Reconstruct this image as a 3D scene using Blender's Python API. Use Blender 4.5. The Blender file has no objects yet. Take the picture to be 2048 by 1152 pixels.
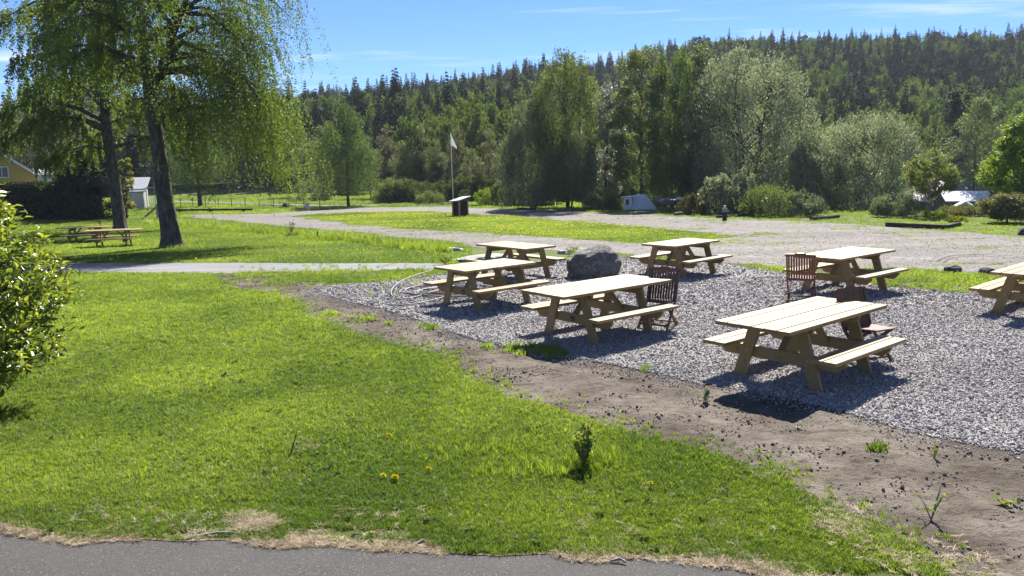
import bpy, bmesh, math, random
import numpy as np
from mathutils import Vector, Matrix, Euler

# ------------------------------------------------------------------ scene, camera, sky, sun, exposure
SC = bpy.context.scene
COL = SC.collection
R = math.radians
CAM_H, CAM_PITCH, CAM_ROLL, CAM_F = 2.5833, R(8.9926), R(-1.13), 1559.34   # focal length in 2048-px units

cam_d = bpy.data.cameras.new('camera')
cam_d.sensor_width = 36.0
cam_d.lens = 36.0 * CAM_F / 2048.0
cam_d.clip_start, cam_d.clip_end = 0.05, 6000.0
cam = bpy.data.objects.new('camera', cam_d)
COL.objects.link(cam)
_fw = Vector((0, math.cos(CAM_PITCH), -math.sin(CAM_PITCH)))
_up = Vector((0, math.sin(CAM_PITCH), math.cos(CAM_PITCH)))
_rt = Vector((1, 0, 0))
_c, _s = math.cos(CAM_ROLL), math.sin(CAM_ROLL)
_r2, _u2 = _c * _rt + _s * _up, -_s * _rt + _c * _up
m = Matrix.Identity(4)
for i in range(3):
    m[i][0], m[i][1], m[i][2] = _r2[i], _u2[i], -_fw[i]
m[2][3] = CAM_H
cam.matrix_world = m
SC.camera = cam

SUN_AZ, SUN_EL = R(15.0), R(46.0)          # azimuth measured from +Y (view direction) towards +X
world = bpy.data.worlds.new('World')
SC.world = world
world.use_nodes = True
wn, wl = world.node_tree.nodes, world.node_tree.links
wn.clear()
w_out = wn.new('ShaderNodeOutputWorld')
w_bg = wn.new('ShaderNodeBackground')
w_bg.inputs['Strength'].default_value = 0.05
sky = wn.new('ShaderNodeTexSky')
sky.sky_type = 'NISHITA'
sky.sun_disc = False
sky.sun_elevation = SUN_EL
sky.sun_rotation = SUN_AZ
sky.altitude = 200
sky.air_density, sky.dust_density, sky.ozone_density = 1.0, 0.0, 5.0
# thin cirrus, the same all round the dome: stretched noise on the ray direction projected to a high flat layer
w_tc = wn.new('ShaderNodeTexCoord')
w_sep = wn.new('ShaderNodeSeparateXYZ')
wl.new(w_tc.outputs['Generated'], w_sep.inputs[0])
def wmath(op, a, b=None, clamp=False):
    n = wn.new('ShaderNodeMath'); n.operation = op; n.use_clamp = clamp
    for k, v in enumerate((a, b)):
        if v is None: continue
        if isinstance(v, (int, float)): n.inputs[k].default_value = v
        else: wl.new(v, n.inputs[k])
    return n.outputs[0]
w_zz = wmath('MAXIMUM', w_sep.outputs[2], 0.03)
w_cx = wmath('DIVIDE', w_sep.outputs[0], w_zz)
w_cy = wmath('DIVIDE', w_sep.outputs[1], w_zz)
w_cmb = wn.new('ShaderNodeCombineXYZ')
wl.new(w_cx, w_cmb.inputs[0]); wl.new(w_cy, w_cmb.inputs[1])
w_map = wn.new('ShaderNodeMapping')
w_map.inputs['Location'].default_value = (3.1, 1.7, 0)
w_map.inputs['Rotation'].default_value = (0, 0, R(14))
w_map.inputs['Scale'].default_value = (0.30, 0.95, 1)
wl.new(w_cmb.outputs[0], w_map.inputs[0])
w_n = wn.new('ShaderNodeTexNoise')
w_n.inputs['Scale'].default_value = 1.0
w_n.inputs['Detail'].default_value = 8
w_n.inputs['Roughness'].default_value = 0.55
w_n.inputs['Distortion'].default_value = 0.35
wl.new(w_map.outputs[0], w_n.inputs[0])
w_rmp = wn.new('ShaderNodeMapRange')
w_rmp.inputs[1].default_value, w_rmp.inputs[2].default_value = 0.53, 0.69
w_rmp.inputs[3].default_value, w_rmp.inputs[4].default_value = 0.0, 0.70
wl.new(w_n.outputs[0], w_rmp.inputs[0])
w_mix = wn.new('ShaderNodeMix'); w_mix.data_type = 'RGBA'
wl.new(w_rmp.outputs[0], w_mix.inputs[0])
w_tint = wn.new('ShaderNodeMix'); w_tint.data_type = 'RGBA'; w_tint.blend_type = 'MULTIPLY'
w_tint.inputs[0].default_value = 1.0
w_tint.inputs[7].default_value = (0.44, 0.61, 0.92, 1)          # deep clear-day blue
wl.new(sky.outputs[0], w_tint.inputs[6])
wl.new(w_tint.outputs[2], w_mix.inputs[6])
w_mix.inputs[7].default_value = (6.2, 6.8, 7.4, 1)
wl.new(w_mix.outputs[2], w_bg.inputs[0])
wl.new(w_bg.outputs[0], w_out.inputs[0])

sun_d = bpy.data.lights.new('sun', 'SUN')
sun_d.energy = 4.6
sun_d.angle = R(0.53)
sun_d.color = (1.0, 0.955, 0.88)
sun = bpy.data.objects.new('sun', sun_d)
COL.objects.link(sun)
sdir = Vector((math.sin(SUN_AZ) * math.cos(SUN_EL), math.cos(SUN_AZ) * math.cos(SUN_EL), math.sin(SUN_EL)))
sun.rotation_euler = sdir.to_track_quat('Z', 'Y').to_euler()
sun.location = (10, 40, 40)

SC.view_settings.view_transform = 'Standard'
SC.view_settings.look = 'None'
SC.view_settings.exposure = 1.75
SC.view_settings.gamma = 1.0
SC.view_settings.use_curve_mapping = False
SC.render.engine = 'CYCLES'
SC.cycles.use_denoising = True
try: SC.cycles.denoiser = 'OPENIMAGEDENOISE'
except Exception: pass
SC.cycles.max_bounces = 5
SC.cycles.diffuse_bounces = 2
SC.cycles.glossy_bounces = 2
SC.cycles.transmission_bounces = 2
SC.cycles.transparent_max_bounces = 5
SC.cycles.caustics_reflective = False
SC.cycles.caustics_refractive = False
SC.cycles.sample_clamp_indirect = 6.0

# ------------------------------------------------------------------ terrain
ZK = [(-400, 0), (16, 0), (18, -0.03), (20, -0.09), (24, -0.24), (28, -0.40), (32, -0.555), (36, -0.65), (44, -0.75),
      (60, -0.90), (80, -1.14), (100, -1.376), (130, -1.40), (6000, -1.40)]
_zy = np.array([k[0] for k in ZK], float); _zz = np.array([k[1] for k in ZK], float)
HX = np.array([-600, -330, -210, -169, -128, -95, -66, -36, -5, 16, 57, 77, 139, 180, 210, 400, 700], float)
HH = np.array([10, 8, 5, 7, 10.5, 14.5, 18, 21, 25, 29, 38.5, 43, 43, 43, 41.5, 43, 30], float)
def zflat(y): return np.interp(y, _zy, _zz)
def hill(x, y):
    h = np.interp(x, HX, HH)
    t = np.clip((np.asarray(y, float) - 125) / 215.0, 0, 1)
    s = t * t * (3 - 2 * t)
    far = np.clip((np.asarray(y, float) - 380) / 500.0, 0, 1)
    return h * (0.55 * s + 0.45 * t) * (1 - 0.8 * far)
def dip(x, y):
    """the ground falls away to the stream on the right, behind the willows"""
    x = np.asarray(x, float); y = np.asarray(y, float)
    a = np.clip((x - 0.06 * y) / 12.0, 0, 1); b = np.clip((y - 54 + 8 * np.clip((x - 18) / 8.0, 0, 1)) / 36.0, 0, 1)
    return -4.4 * a * a * (3 - 2 * a) * b * b * (3 - 2 * b)
def zg(x, y): return zflat(y) + hill(x, y) + dip(x, y)
def ray(px, py):
    a, b = px - 1024.0, py - 576.0
    d = _fw * 1.0 + _r2 * (a / CAM_F) + _u2 * (-b / CAM_F)
    return d
_TT = np.concatenate([np.arange(0.5, 40, 0.05), np.arange(40, 140, 0.2), np.arange(140, 900, 1.0)])
def at(px, py, h=0.0):
    """ground point (h metres above the terrain) seen in direction px, py of the 2048-wide photograph"""
    d = ray(px, py)
    t = _TT
    f = CAM_H + d.z * t - h - zg(d.x * t, d.y * t)
    i = int(np.argmax(f < 0)) if (f < 0).any() else len(t) - 1
    f0, f1 = f[max(i - 1, 0)], f[i]
    k = t[max(i - 1, 0)] + (t[i] - t[max(i - 1, 0)]) * (f0 / (f0 - f1 + 1e-12) if i else 0)
    p = d * float(k)
    return Vector((p.x, p.y, float(zg(p.x, p.y)) + h))
def atd(px, py, dist):
    """point at depth dist (metres along the view) in direction px, py"""
    d = ray(px, py)
    p = d * dist
    return Vector((p.x, p.y, p.z + CAM_H))
def px_m(dist): return dist / CAM_F

# ------------------------------------------------------------------ numpy noise
def _hash(ix, iy, seed):
    n = (ix.astype(np.int64) * 374761393 + iy.astype(np.int64) * 668265263 + seed * 1442695041) & 0x7fffffff
    n = ((n ^ (n >> 13)) * 1274126177) & 0x7fffffff
    return ((n ^ (n >> 16)) & 0xffff) / 65535.0
def vnoise(x, y, seed=0):
    x = np.asarray(x, float); y = np.asarray(y, float)
    ix, iy = np.floor(x), np.floor(y)
    fx, fy = x - ix, y - iy
    fx, fy = fx * fx * (3 - 2 * fx), fy * fy * (3 - 2 * fy)
    a, b = _hash(ix, iy, seed), _hash(ix + 1, iy, seed)
    c, d = _hash(ix, iy + 1, seed), _hash(ix + 1, iy + 1, seed)
    return (a * (1 - fx) + b * fx) * (1 - fy) + (c * (1 - fx) + d * fx) * fy
def fbm(x, y, seed=0, o=4):
    s, a, t = 0, 0.5, 0
    for k in range(o):
        s = s + a * vnoise(np.asarray(x) * 2 ** k, np.asarray(y) * 2 ** k, seed + k * 17); t += a; a *= 0.5
    return s / t
def inpoly(x, y, poly):
    x = np.asarray(x); y = np.asarray(y)
    r = np.zeros(x.shape, bool)
    n = len(poly); j = n - 1
    for i in range(n):
        xi, yi = poly[i]; xj, yj = poly[j]
        c = ((yi > y) != (yj > y)) & (x < (xj - xi) * (y - yi) / ((yj - yi) if yj != yi else 1e-9) + xi)
        r ^= c; j = i
    return r
def polydist(x, y, line, closed=True):
    """distance to a polyline"""
    best = np.full(np.asarray(x).shape, 1e9)
    n = len(line)
    for i in range(n if closed else n - 1):
        ax, ay = line[i]; bx, by = line[(i + 1) % n]
        dx, dy = bx - ax, by - ay
        L = dx * dx + dy * dy + 1e-12
        t = np.clip(((x - ax) * dx + (y - ay) * dy) / L, 0, 1)
        best = np.minimum(best, np.hypot(x - ax - t * dx, y - ay - t * dy))
    return best

# ------------------------------------------------------------------ mesh and object helpers
class MB:
    def __init__(s): s.v, s.f = [], []
    def add(s, verts, faces):
        b = len(s.v); s.v += [tuple(p) for p in verts]; s.f += [tuple(i + b for i in f) for f in faces]
    def box(s, lo, hi, mat=None):
        x0, y0, z0 = lo; x1, y1, z1 = hi
        vs = [(x0, y0, z0), (x1, y0, z0), (x1, y1, z0), (x0, y1, z0), (x0, y0, z1), (x1, y0, z1), (x1, y1, z1), (x0, y1, z1)]
        if mat is not None: vs = [mat @ Vector(p) for p in vs]
        s.add(vs, [(0, 3, 2, 1), (4, 5, 6, 7), (0, 1, 5, 4), (1, 2, 6, 5), (2, 3, 7, 6), (3, 0, 4, 7)])
        return s
    def bar(s, a, b, w, t, up=(0, 0, 1)):
        """rectangular bar from a to b, w wide (sideways), t thick (along up)"""
        a, b = Vector(a), Vector(b); d = (b - a).normalized(); up = Vector(up)
        side = d.cross(up).normalized(); u = side.cross(d).normalized()
        vs = []
        for p in (a, b):
            for q, r in ((-1, -1), (1, -1), (1, 1), (-1, 1)): vs.append(p + side * (q * w / 2) + u * (r * t / 2))
        s.add(vs, [(3, 2, 1, 0), (4, 5, 6, 7), (0, 1, 5, 4), (1, 2, 6, 5), (2, 3, 7, 6), (3, 0, 4, 7)])
        return s
    def prism(s, prof, axis, lo, hi):
        """extrude a 2-D profile along axis 0,1,2"""
        n = len(prof)
        def P(q, k):
            l = [q[0], q[1]]; l.insert(axis, k); return tuple(l)
        vs = [P(q, lo) for q in prof] + [P(q, hi) for q in prof]
        fs = [tuple(range(n - 1, -1, -1)), tuple(range(n, 2 * n))]
        fs += [(i, (i + 1) % n, n + (i + 1) % n, n + i) for i in range(n)]
        s.add(vs, fs); return s
    def tube(s, path, rad, n=8, cap=True):
        path = [Vector(p) for p in path]
        if not hasattr(rad, '__len__'): rad = [rad] * len(path)
        b = len(s.v); ref = None
        for i, p in enumerate(path):
            d = (path[min(i + 1, len(path) - 1)] - path[max(i - 1, 0)])
            d = d.normalized() if d.length > 1e-9 else Vector((0, 0, 1))
            if ref is None: ref = Vector((1, 0, 0)) if abs(d.x) < 0.9 else Vector((0, 1, 0))
            a = (ref - d * ref.dot(d)).normalized(); ref = a; c = d.cross(a)
            for k in range(n):
                t = 2 * math.pi * k / n
                s.v.append(tuple(p + (a * math.cos(t) + c * math.sin(t)) * rad[i]))
        for i in range(len(path) - 1):
            for k in range(n):
                k2 = (k + 1) % n
                s.f.append((b + i * n + k, b + i * n + k2, b + (i + 1) * n + k2, b + (i + 1) * n + k))
        if cap:
            s.f.append(tuple(b + k for k in range(n - 1, -1, -1)))
            e = b + (len(path) - 1) * n
            s.f.append(tuple(e + k for k in range(n)))
        return s
    def mesh(s, name, mat=None, smooth=False):
        me = bpy.data.meshes.new(name); me.from_pydata(s.v, [], s.f); me.update()
        if mat: me.materials.append(mat)
        if smooth: me.polygons.foreach_set('use_smooth', [True] * len(me.polygons))
        return me
def link(name, me, parent=None, loc=None, rot=None):
    o = bpy.data.objects.new(name, me); COL.objects.link(o)
    if parent: o.parent = parent
    if loc is not None: o.location = loc
    if rot is not None: o.rotation_euler = rot
    return o
def empty(name, loc=(0, 0, 0), rz=0.0, sc=None):
    o = bpy.data.objects.new(name, None); COL.objects.link(o)
    o.location = loc; o.rotation_euler = (0, 0, rz); o.empty_display_size = 0.2
    if sc is not None: o.scale = sc
    return o
def tag(o, label=None, cat=None, group=None, kind=None):
    if label: o['label'] = label
    if cat: o['category'] = cat
    if group: o['group'] = group
    if kind: o['kind'] = kind
    return o
def np_mesh(name, verts, faces, mat=None, tint=None, smooth=False):
    """verts (N,3), faces (M,k) arrays -> mesh; tint per vertex"""
    verts = np.asarray(verts, np.float32); faces = np.asarray(faces, np.int32)
    me = bpy.data.meshes.new(name)
    me.vertices.add(len(verts)); me.vertices.foreach_set('co', verts.ravel())
    k = faces.shape[1]
    me.loops.add(faces.size); me.loops.foreach_set('vertex_index', faces.ravel())
    me.polygons.add(len(faces))
    me.polygons.foreach_set('loop_start', np.arange(0, faces.size, k, dtype=np.int32))
    me.polygons.foreach_set('loop_total', np.full(len(faces), k, np.int32))
    me.update(calc_edges=True)
    if mat: me.materials.append(mat)
    if tint is not None:
        at_ = me.attributes.new('tint', 'FLOAT', 'POINT'); at_.data.foreach_set('value', np.asarray(tint, np.float32))
    if smooth: me.polygons.foreach_set('use_smooth', [True] * len(me.polygons))
    return me

# ------------------------------------------------------------------ materials
def new_mat(name):
    mt = bpy.data.materials.new(name); mt.use_nodes = True
    nt = mt.node_tree; nt.nodes.clear()
    return mt, nt.nodes, nt.links
class N:
    """small node-building shorthand"""
    def __init__(s, name):
        s.m, s.n, s.l = new_mat(name)
        s.out = s.n.new('ShaderNodeOutputMaterial')
    def put(s, sock, v):
        if hasattr(v, 'is_output'): s.l.new(v, sock)
        elif isinstance(v, (tuple, list)) and len(v) == 3 and sock.type == 'RGBA': sock.default_value = (*v, 1)
        else: sock.default_value = v
    def node(s, t, ins=None, **kw):
        n = s.n.new(t)
        for k, v in kw.items(): setattr(n, k, v)
        for k, v in (ins or {}).items(): s.put(n.inputs[k], v)
        return n
    def mix(s, f, a, b, blend='MIX'):
        n = s.n.new('ShaderNodeMix'); n.data_type = 'RGBA'; n.blend_type = blend
        s.put(n.inputs[0], f); s.put(n.inputs[6], a); s.put(n.inputs[7], b); return n.outputs[2]
    def math(s, op, a, b=0.0, clamp=False):
        n = s.n.new('ShaderNodeMath'); n.operation = op; n.use_clamp = clamp
        s.put(n.inputs[0], a); s.put(n.inputs[1], b); return n.outputs[0]
    def rng(s, v, a, b, c=0.0, d=1.0):
        n = s.n.new('ShaderNodeMapRange'); n.clamp = True
        s.put(n.inputs[0], v)
        for k, q in zip((1, 2, 3, 4), (a, b, c, d)): s.put(n.inputs[k], q)
        return n.outputs[0]
    def coord(s, which='Object'): return s.n.new('ShaderNodeTexCoord').outputs[which]
    def pos(s): return s.n.new('ShaderNodeNewGeometry').outputs['Position']
    def mapping(s, v, scale=(1, 1, 1), rot=(0, 0, 0), loc=(0, 0, 0)):
        n = s.n.new('ShaderNodeMapping'); s.put(n.inputs[0], v)
        n.inputs['Location'].default_value = loc; n.inputs['Rotation'].default_value = rot; n.inputs['Scale'].default_value = scale
        return n.outputs[0]
    def noise(s, v, scale=5.0, detail=4.0, rough=0.55, dist=0.0, col=False):
        n = s.n.new('ShaderNodeTexNoise'); s.put(n.inputs['Vector'], v)
        n.inputs['Scale'].default_value = scale; n.inputs['Detail'].default_value = detail
        n.inputs['Roughness'].default_value = rough; n.inputs['Distortion'].default_value = dist
        return n.outputs['Color' if col else 'Fac']
    def voro(s, v, scale=5.0, feature='F1', out='Distance', rnd=1.0):
        n = s.n.new('ShaderNodeTexVoronoi'); n.feature = feature; s.put(n.inputs['Vector'], v)
        n.inputs['Scale'].default_value = scale
        if 'Randomness' in n.inputs: n.inputs['Randomness'].default_value = rnd
        return n.outputs[out]
    def bump(s, h, strength=0.5, dist=0.02, normal=None):
        n = s.n.new('ShaderNodeBump'); s.put(n.inputs['Height'], h)
        n.inputs['Strength'].default_value = strength; n.inputs['Distance'].default_value = dist
        if normal is not None: s.put(n.inputs['Normal'], normal)
        return n.outputs[0]
    def bsdf(s, col, rough=0.7, spec=0.3, normal=None, metal=0.0):
        n = s.n.new('ShaderNodeBsdfPrincipled')
        s.put(n.inputs['Base Color'], col); s.put(n.inputs['Roughness'], rough)
        s.put(n.inputs['Specular IOR Level'], spec); s.put(n.inputs['Metallic'], metal)
        if normal is not None: s.put(n.inputs['Normal'], normal)
        return n.outputs[0]
    def done(s, shader): s.l.new(shader, s.out.inputs[0]); return s.m
def leaf_mat(name, ca, cb, trans=0.42, tcol=None, rough=0.45, spec=0.35, src='GEOMETRY', hue=0.0):
    """leaves: tint runs from ca to cb; thin, lets light through"""
    n = N(name)
    a = n.n.new('ShaderNodeAttribute'); a.attribute_type = src; a.attribute_name = 'tint'
    col = n.mix(a.outputs['Fac'], ca, cb)
    if src == 'INSTANCER' or hue:
        oi = n.n.new('ShaderNodeObjectInfo')
        col = n.mix(n.math('MULTIPLY', oi.outputs['Random'], 0.35), col, tuple(x * 0.55 for x in ca))
    b = n.bsdf(col, rough, spec)
    t = n.n.new('ShaderNodeBsdfTranslucent')
    tc = n.mix(1.0, col, tcol or (1.35, 1.25, 0.55), 'MULTIPLY')
    n.l.new(tc, t.inputs[0])
    mx = n.n.new('ShaderNodeMixShader'); mx.inputs[0].default_value = trans
    n.l.new(b, mx.inputs[1]); n.l.new(t.outputs[0], mx.inputs[2])
    return n.done(mx.outputs[0])
def plain(name, col, rough=0.7, spec=0.3, var=0.25, scale=6.0, bump=0.0, metal=0.0):
    n = N(name); v = n.coord()
    f = n.noise(v, scale, 5)
    c = n.mix(n.rng(f, 0.3, 0.7), tuple(x * (1 - var) for x in col), tuple(min(1, x * (1 + var)) for x in col))
    nm = n.bump(n.noise(v, scale * 6, 4), bump, 0.01) if bump else None
    return n.done(n.bsdf(c, rough, spec, nm, metal))

# ------------------------------------------------------------------ scatter: one object of uncountable pieces (geometry nodes)
_groups = {}
def src_collection(name, objs_meshes):
    c = bpy.data.collections.new(name)
    for i, me in enumerate(objs_meshes):
        o = bpy.data.objects.new('%s_%02d' % (name, i), me); c.objects.link(o)
    return c
def scatter(name, pts, rot, scl, idx, tint, coll, parent=None):
    me = bpy.data.meshes.new(name)
    n = len(pts)
    me.vertices.add(n); me.vertices.foreach_set('co', np.asarray(pts, np.float32).ravel())
    for nm, ty, key, arr in (('rot', 'FLOAT_VECTOR', 'vector', rot), ('scl', 'FLOAT_VECTOR', 'vector', scl),
                             ('idx', 'INT', 'value', idx), ('tint', 'FLOAT', 'value', tint)):
        a = me.attributes.new(nm, ty, 'POINT')
        a.data.foreach_set(key, np.asarray(arr, np.int32 if ty == 'INT' else np.float32).ravel())
    me.update()
    o = link(name, me, parent)
    g = bpy.data.node_groups.new('scatter_' + name, 'GeometryNodeTree')
    g.interface.new_socket('Geometry', in_out='INPUT', socket_type='NodeSocketGeometry')
    g.interface.new_socket('Geometry', in_out='OUTPUT', socket_type='NodeSocketGeometry')
    gi = g.nodes.new('NodeGroupInput'); go = g.nodes.new('NodeGroupOutput')
    ip = g.nodes.new('GeometryNodeInstanceOnPoints')
    ci = g.nodes.new('GeometryNodeCollectionInfo')
    ci.inputs['Collection'].default_value = coll
    ci.inputs['Separate Children'].default_value = True
    ci.inputs['Reset Children'].default_value = True
    def na(nm, ty):
        k = g.nodes.new('GeometryNodeInputNamedAttribute'); k.data_type = ty
        k.inputs['Name'].default_value = nm; return k.outputs['Attribute']
    e2r = g.nodes.new('FunctionNodeEulerToRotation')
    L = g.links.new
    L(gi.outputs[0], ip.inputs['Points']); L(ci.outputs[0], ip.inputs['Instance'])
    ip.inputs['Pick Instance'].default_value = True
    L(na('idx', 'INT'), ip.inputs['Instance Index'])
    L(na('rot', 'FLOAT_VECTOR'), e2r.inputs[0]); L(e2r.outputs[0], ip.inputs['Rotation'])
    L(na('scl', 'FLOAT_VECTOR'), ip.inputs['Scale'])
    L(ip.outputs[0], go.inputs[0])
    md = o.modifiers.new('scatter', 'NODES'); md.node_group = g
    return o
def rand_scatter(rng, poly, dens, ymin=-1e9, ymax=1e9):
    """random points inside a polygon at dens per square metre"""
    xs = [p[0] for p in poly]; ys = [p[1] for p in poly]
    x0, x1, y0, y1 = min(xs), max(xs), max(min(ys), ymin), min(max(ys), ymax)
    if y1 <= y0: return np.zeros(0), np.zeros(0)
    n = int((x1 - x0) * (y1 - y0) * dens)
    x = rng.uniform(x0, x1, n); y = rng.uniform(y0, y1, n)
    k = inpoly(x, y, poly) & in_view(x, y)
    return x[k], y[k]
def in_view(x, y, margin=1.2):
    """keeps ground cover to the stretch of ground the place is seen from, with a wide margin"""
    return np.abs(x) < (np.maximum(y, 0) * 0.70 + margin + 0.6)

# ------------------------------------------------------------------ the setting: ground, roads, lawn
def soft(pxs, step=0.35, amp=0.05, seed=1):
    """photograph outline -> wavy world outline"""
    w = [at(x, y).xy for x, y in pxs]
    out = []
    for a, b in zip(w, w[1:]):
        n = max(1, int((b - a).length / max(step, 0.02 * a.length)))
        for k in range(n):
            p = a.lerp(b, k / n)
            q = amp * max(1.0, p.length / 12)
            out.append((p.x + q * (float(fbm(p.x * 1.9, p.y * 1.9, seed)) - .5) * 2, p.y + q * (float(fbm(p.x * 1.9, p.y * 1.9, seed + 5)) - .5) * 2))
    out.append((w[-1].x, w[-1].y))
    return out
from mathutils.geometry import tessellate_polygon
def sheet(name, poly, off, mat):
    bm = bmesh.new()
    vs = [bm.verts.new((x, y, 0)) for x, y in poly]
    for t in tessellate_polygon([[Vector((x, y, 0)) for x, y in poly]]):
        try: bm.faces.new([vs[i] for i in t])
        except ValueError: pass
    for y, _ in ZK[1:-1]:
        bmesh.ops.bisect_plane(bm, geom=bm.verts[:] + bm.edges[:] + bm.faces[:], plane_co=(0, y, 0), plane_no=(0, 1, 0))
    for v in bm.verts: v.co.z = float(zg(v.co.x, v.co.y)) + off
    bmesh.ops.recalc_face_normals(bm, faces=bm.faces[:])
    me = bpy.data.meshes.new(name); bm.to_mesh(me); bm.free()
    me.materials.append(mat)
    if len(me.polygons) and me.polygons[0].normal.z < 0: me.flip_normals()
    o = link(name, me); tag(o, kind='structure')
    return o

def m_ground():
    n = N('meadow_ground'); p = n.pos()
    a = n.noise(p, 0.35, 5); b = n.noise(p, 3.0, 5, 0.65); c = n.noise(p, 28.0, 3, 0.7)
    col = n.mix(n.rng(a, .35, .65), (0.078, 0.118, 0.020), (0.120, 0.146, 0.032))
    col = n.mix(n.rng(b, .50, .75), col, (0.105, 0.098, 0.036))
    col = n.mix(n.rng(c, .35, .75), n.mix(0.5, col, (0.03, 0.042, 0.010)), col)
    return n.done(n.bsdf(col, 0.9, 0.1, n.bump(c, 0.6, 0.05)))
def m_gravel_pad():
    n = N('grey_gravel'); p = n.pos()
    v = n.voro(p, 55.0, out='Color'); d = n.voro(p, 55.0)
    k = n.math('MULTIPLY', n.node('ShaderNodeSeparateColor', {0: v}).outputs[0], 1.0)
    col = n.mix(k, (0.19, 0.179, 0.171), (0.41, 0.385, 0.362))
    col = n.mix(n.rng(d, 0.25, 0.7), col, (0.10, 0.095, 0.095))
    col = n.mix(n.rng(n.noise(p, 0.8, 3), .35, .7, 0, .35), col, (0.33, 0.30, 0.28))
    return n.done(n.bsdf(col, 0.85, 0.2, n.bump(d, 0.9, 0.02)))
def m_dirt():
    n = N('bare_soil'); p = n.pos()
    a = n.noise(p, 1.1, 5, 0.6); b = n.noise(p, 9.0, 6, 0.7, 0.4); c = n.noise(p, 55.0, 3, 0.7)
    col = n.mix(n.rng(a, .38, .62), (0.088, 0.072, 0.056), (0.178, 0.152, 0.124))
    col = n.mix(n.rng(b, .55, .72), col, (0.034, 0.027, 0.021))
    col = n.mix(n.rng(n.noise(n.mapping(p, (1, 1.7, 1)), 2.6, 5, .65, .8), .54, .68, 0, .75), col, (0.052, 0.040, 0.030))
    col = n.mix(n.rng(c, .58, .76, 0, .6), col, (0.17, 0.145, 0.12))
    h = n.math('ADD', n.math('MULTIPLY', b, 1.0), n.math('MULTIPLY', c, 0.35))
    return n.done(n.bsdf(col, 0.95, 0.1, n.bump(h, 1.0, 0.06)))
def m_gravel_road():
    n = N('pale_gravel_road'); p = n.pos()
    s = n.noise(n.mapping(p, (0.09, 0.55, 1), (0, 0, R(-9))), 1.1, 6, 0.66, 1.2)
    b = n.noise(p, 0.45, 5, 0.6); c = n.noise(p, 7.0, 5, 0.72)
    col = n.mix(n.rng(s, .38, .62), (0.165, 0.149, 0.135), (0.275, 0.254, 0.235))
    col = n.mix(n.rng(b, .45, .72, 0, .55), col, (0.175, 0.148, 0.120))
    col = n.mix(n.rng(c, .42, .70, 0.8, 0), col, (0.070, 0.063, 0.057))
    col = n.mix(n.rng(n.noise(p, 2.2, 6, .7), .58, .75, 0, .7), col, (0.36, 0.335, 0.31))
    return n.done(n.bsdf(col, 0.9, 0.15, n.bump(c, 0.7, 0.04)))
def m_asphalt():
    n = N('worn_asphalt'); p = n.pos()
    v = n.voro(p, 120.0, out='Color'); k = n.node('ShaderNodeSeparateColor', {0: v}).outputs[0]
    a = n.noise(p, 1.3, 5, 0.6); c = n.noise(p, 45.0, 4, 0.7)
    col = n.mix(k, (0.034, 0.033, 0.032), (0.072, 0.069, 0.066))
    col = n.mix(n.rng(a, .4, .65, 0, .5), col, (0.068, 0.063, 0.057))
    col = n.mix(n.rng(k, .965, .98), col, (0.125, 0.118, 0.105))
    return n.done(n.bsdf(col, 0.88, 0.25, n.bump(n.math('ADD', c, k), 0.7, 0.008)))
def m_path():
    n = N('grey_path_asphalt'); p = n.pos()
    a = n.noise(n.mapping(p, (0.2, 1.2, 1)), 1.4, 5, 0.6); c = n.noise(p, 14.0, 4, 0.7)
    col = n.mix(n.rng(a, .35, .65), (0.10, 0.10, 0.104), (0.175, 0.173, 0.171))
    col = n.mix(n.rng(c, .45, .75, .0, .4), col, (0.11, 0.105, 0.10))
    return n.done(n.bsdf(col, 0.85, 0.25, n.bump(c, 0.5, 0.02)))
def m_lawn():
    n = N('lawn_soil'); p = n.pos()
    a = n.noise(p, 1.2, 5); c = n.noise(p, 40.0, 3, 0.7)
    col = n.mix(n.rng(a, .35, .65), (0.055, 0.078, 0.018), (0.088, 0.100, 0.030))
    col = n.mix(n.rng(c, .5, .8, 0, .5), col, (0.10, 0.085, 0.035))
    return n.done(n.bsdf(col, 0.95, 0.05, n.bump(c, 0.8, 0.03)))
def m_straw_soil():
    n = N('dry_thatch'); p = n.pos()
    a = n.noise(p, 6.0, 5); c = n.noise(n.mapping(p, (1, 3, 1)), 45.0, 4, 0.8)
    col = n.mix(n.rng(c, .35, .7), (0.12, 0.088, 0.052), (0.36, 0.29, 0.185))
    col = n.mix(n.rng(a, .45, .7, 0, .6), col, (0.16, 0.12, 0.075))
    return n.done(n.bsdf(col, 0.95, 0.1, n.bump(c, 0.9, 0.015)))
M = dict(ground=m_ground(), pad=m_gravel_pad(), dirt=m_dirt(), road=m_gravel_road(), asphalt=m_asphalt(), path=m_path(),
         lawn=m_lawn(), straw=m_straw_soil())

# one base sheet to the horizon
gx = np.unique(np.concatenate([[-1200, -900, -800], np.arange(-600, 601, 15), [800, 900, 1200]])).astype(float)
gy = np.unique(np.concatenate([[-300, -60], [k[0] for k in ZK if -100 < k[0] < 1000], np.arange(50, 130, 4), np.arange(130, 900, 12), [1100, 1400]])).astype(float)
GX, GY = np.meshgrid(gx, gy)
gv = np.stack([GX, GY, zg(GX, GY)], -1).reshape(-1, 3)
nx, ny = len(gx), len(gy)
q = (np.arange(ny - 1)[:, None] * nx + np.arange(nx - 1)[None, :]).ravel()
ground = link('ground', np_mesh('ground', gv, np.stack([q, q + 1, q + nx + 1, q + nx], 1), M['ground'], smooth=True))
tag(ground, 'green meadow ground running back to the wooded hill', kind='structure')

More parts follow.
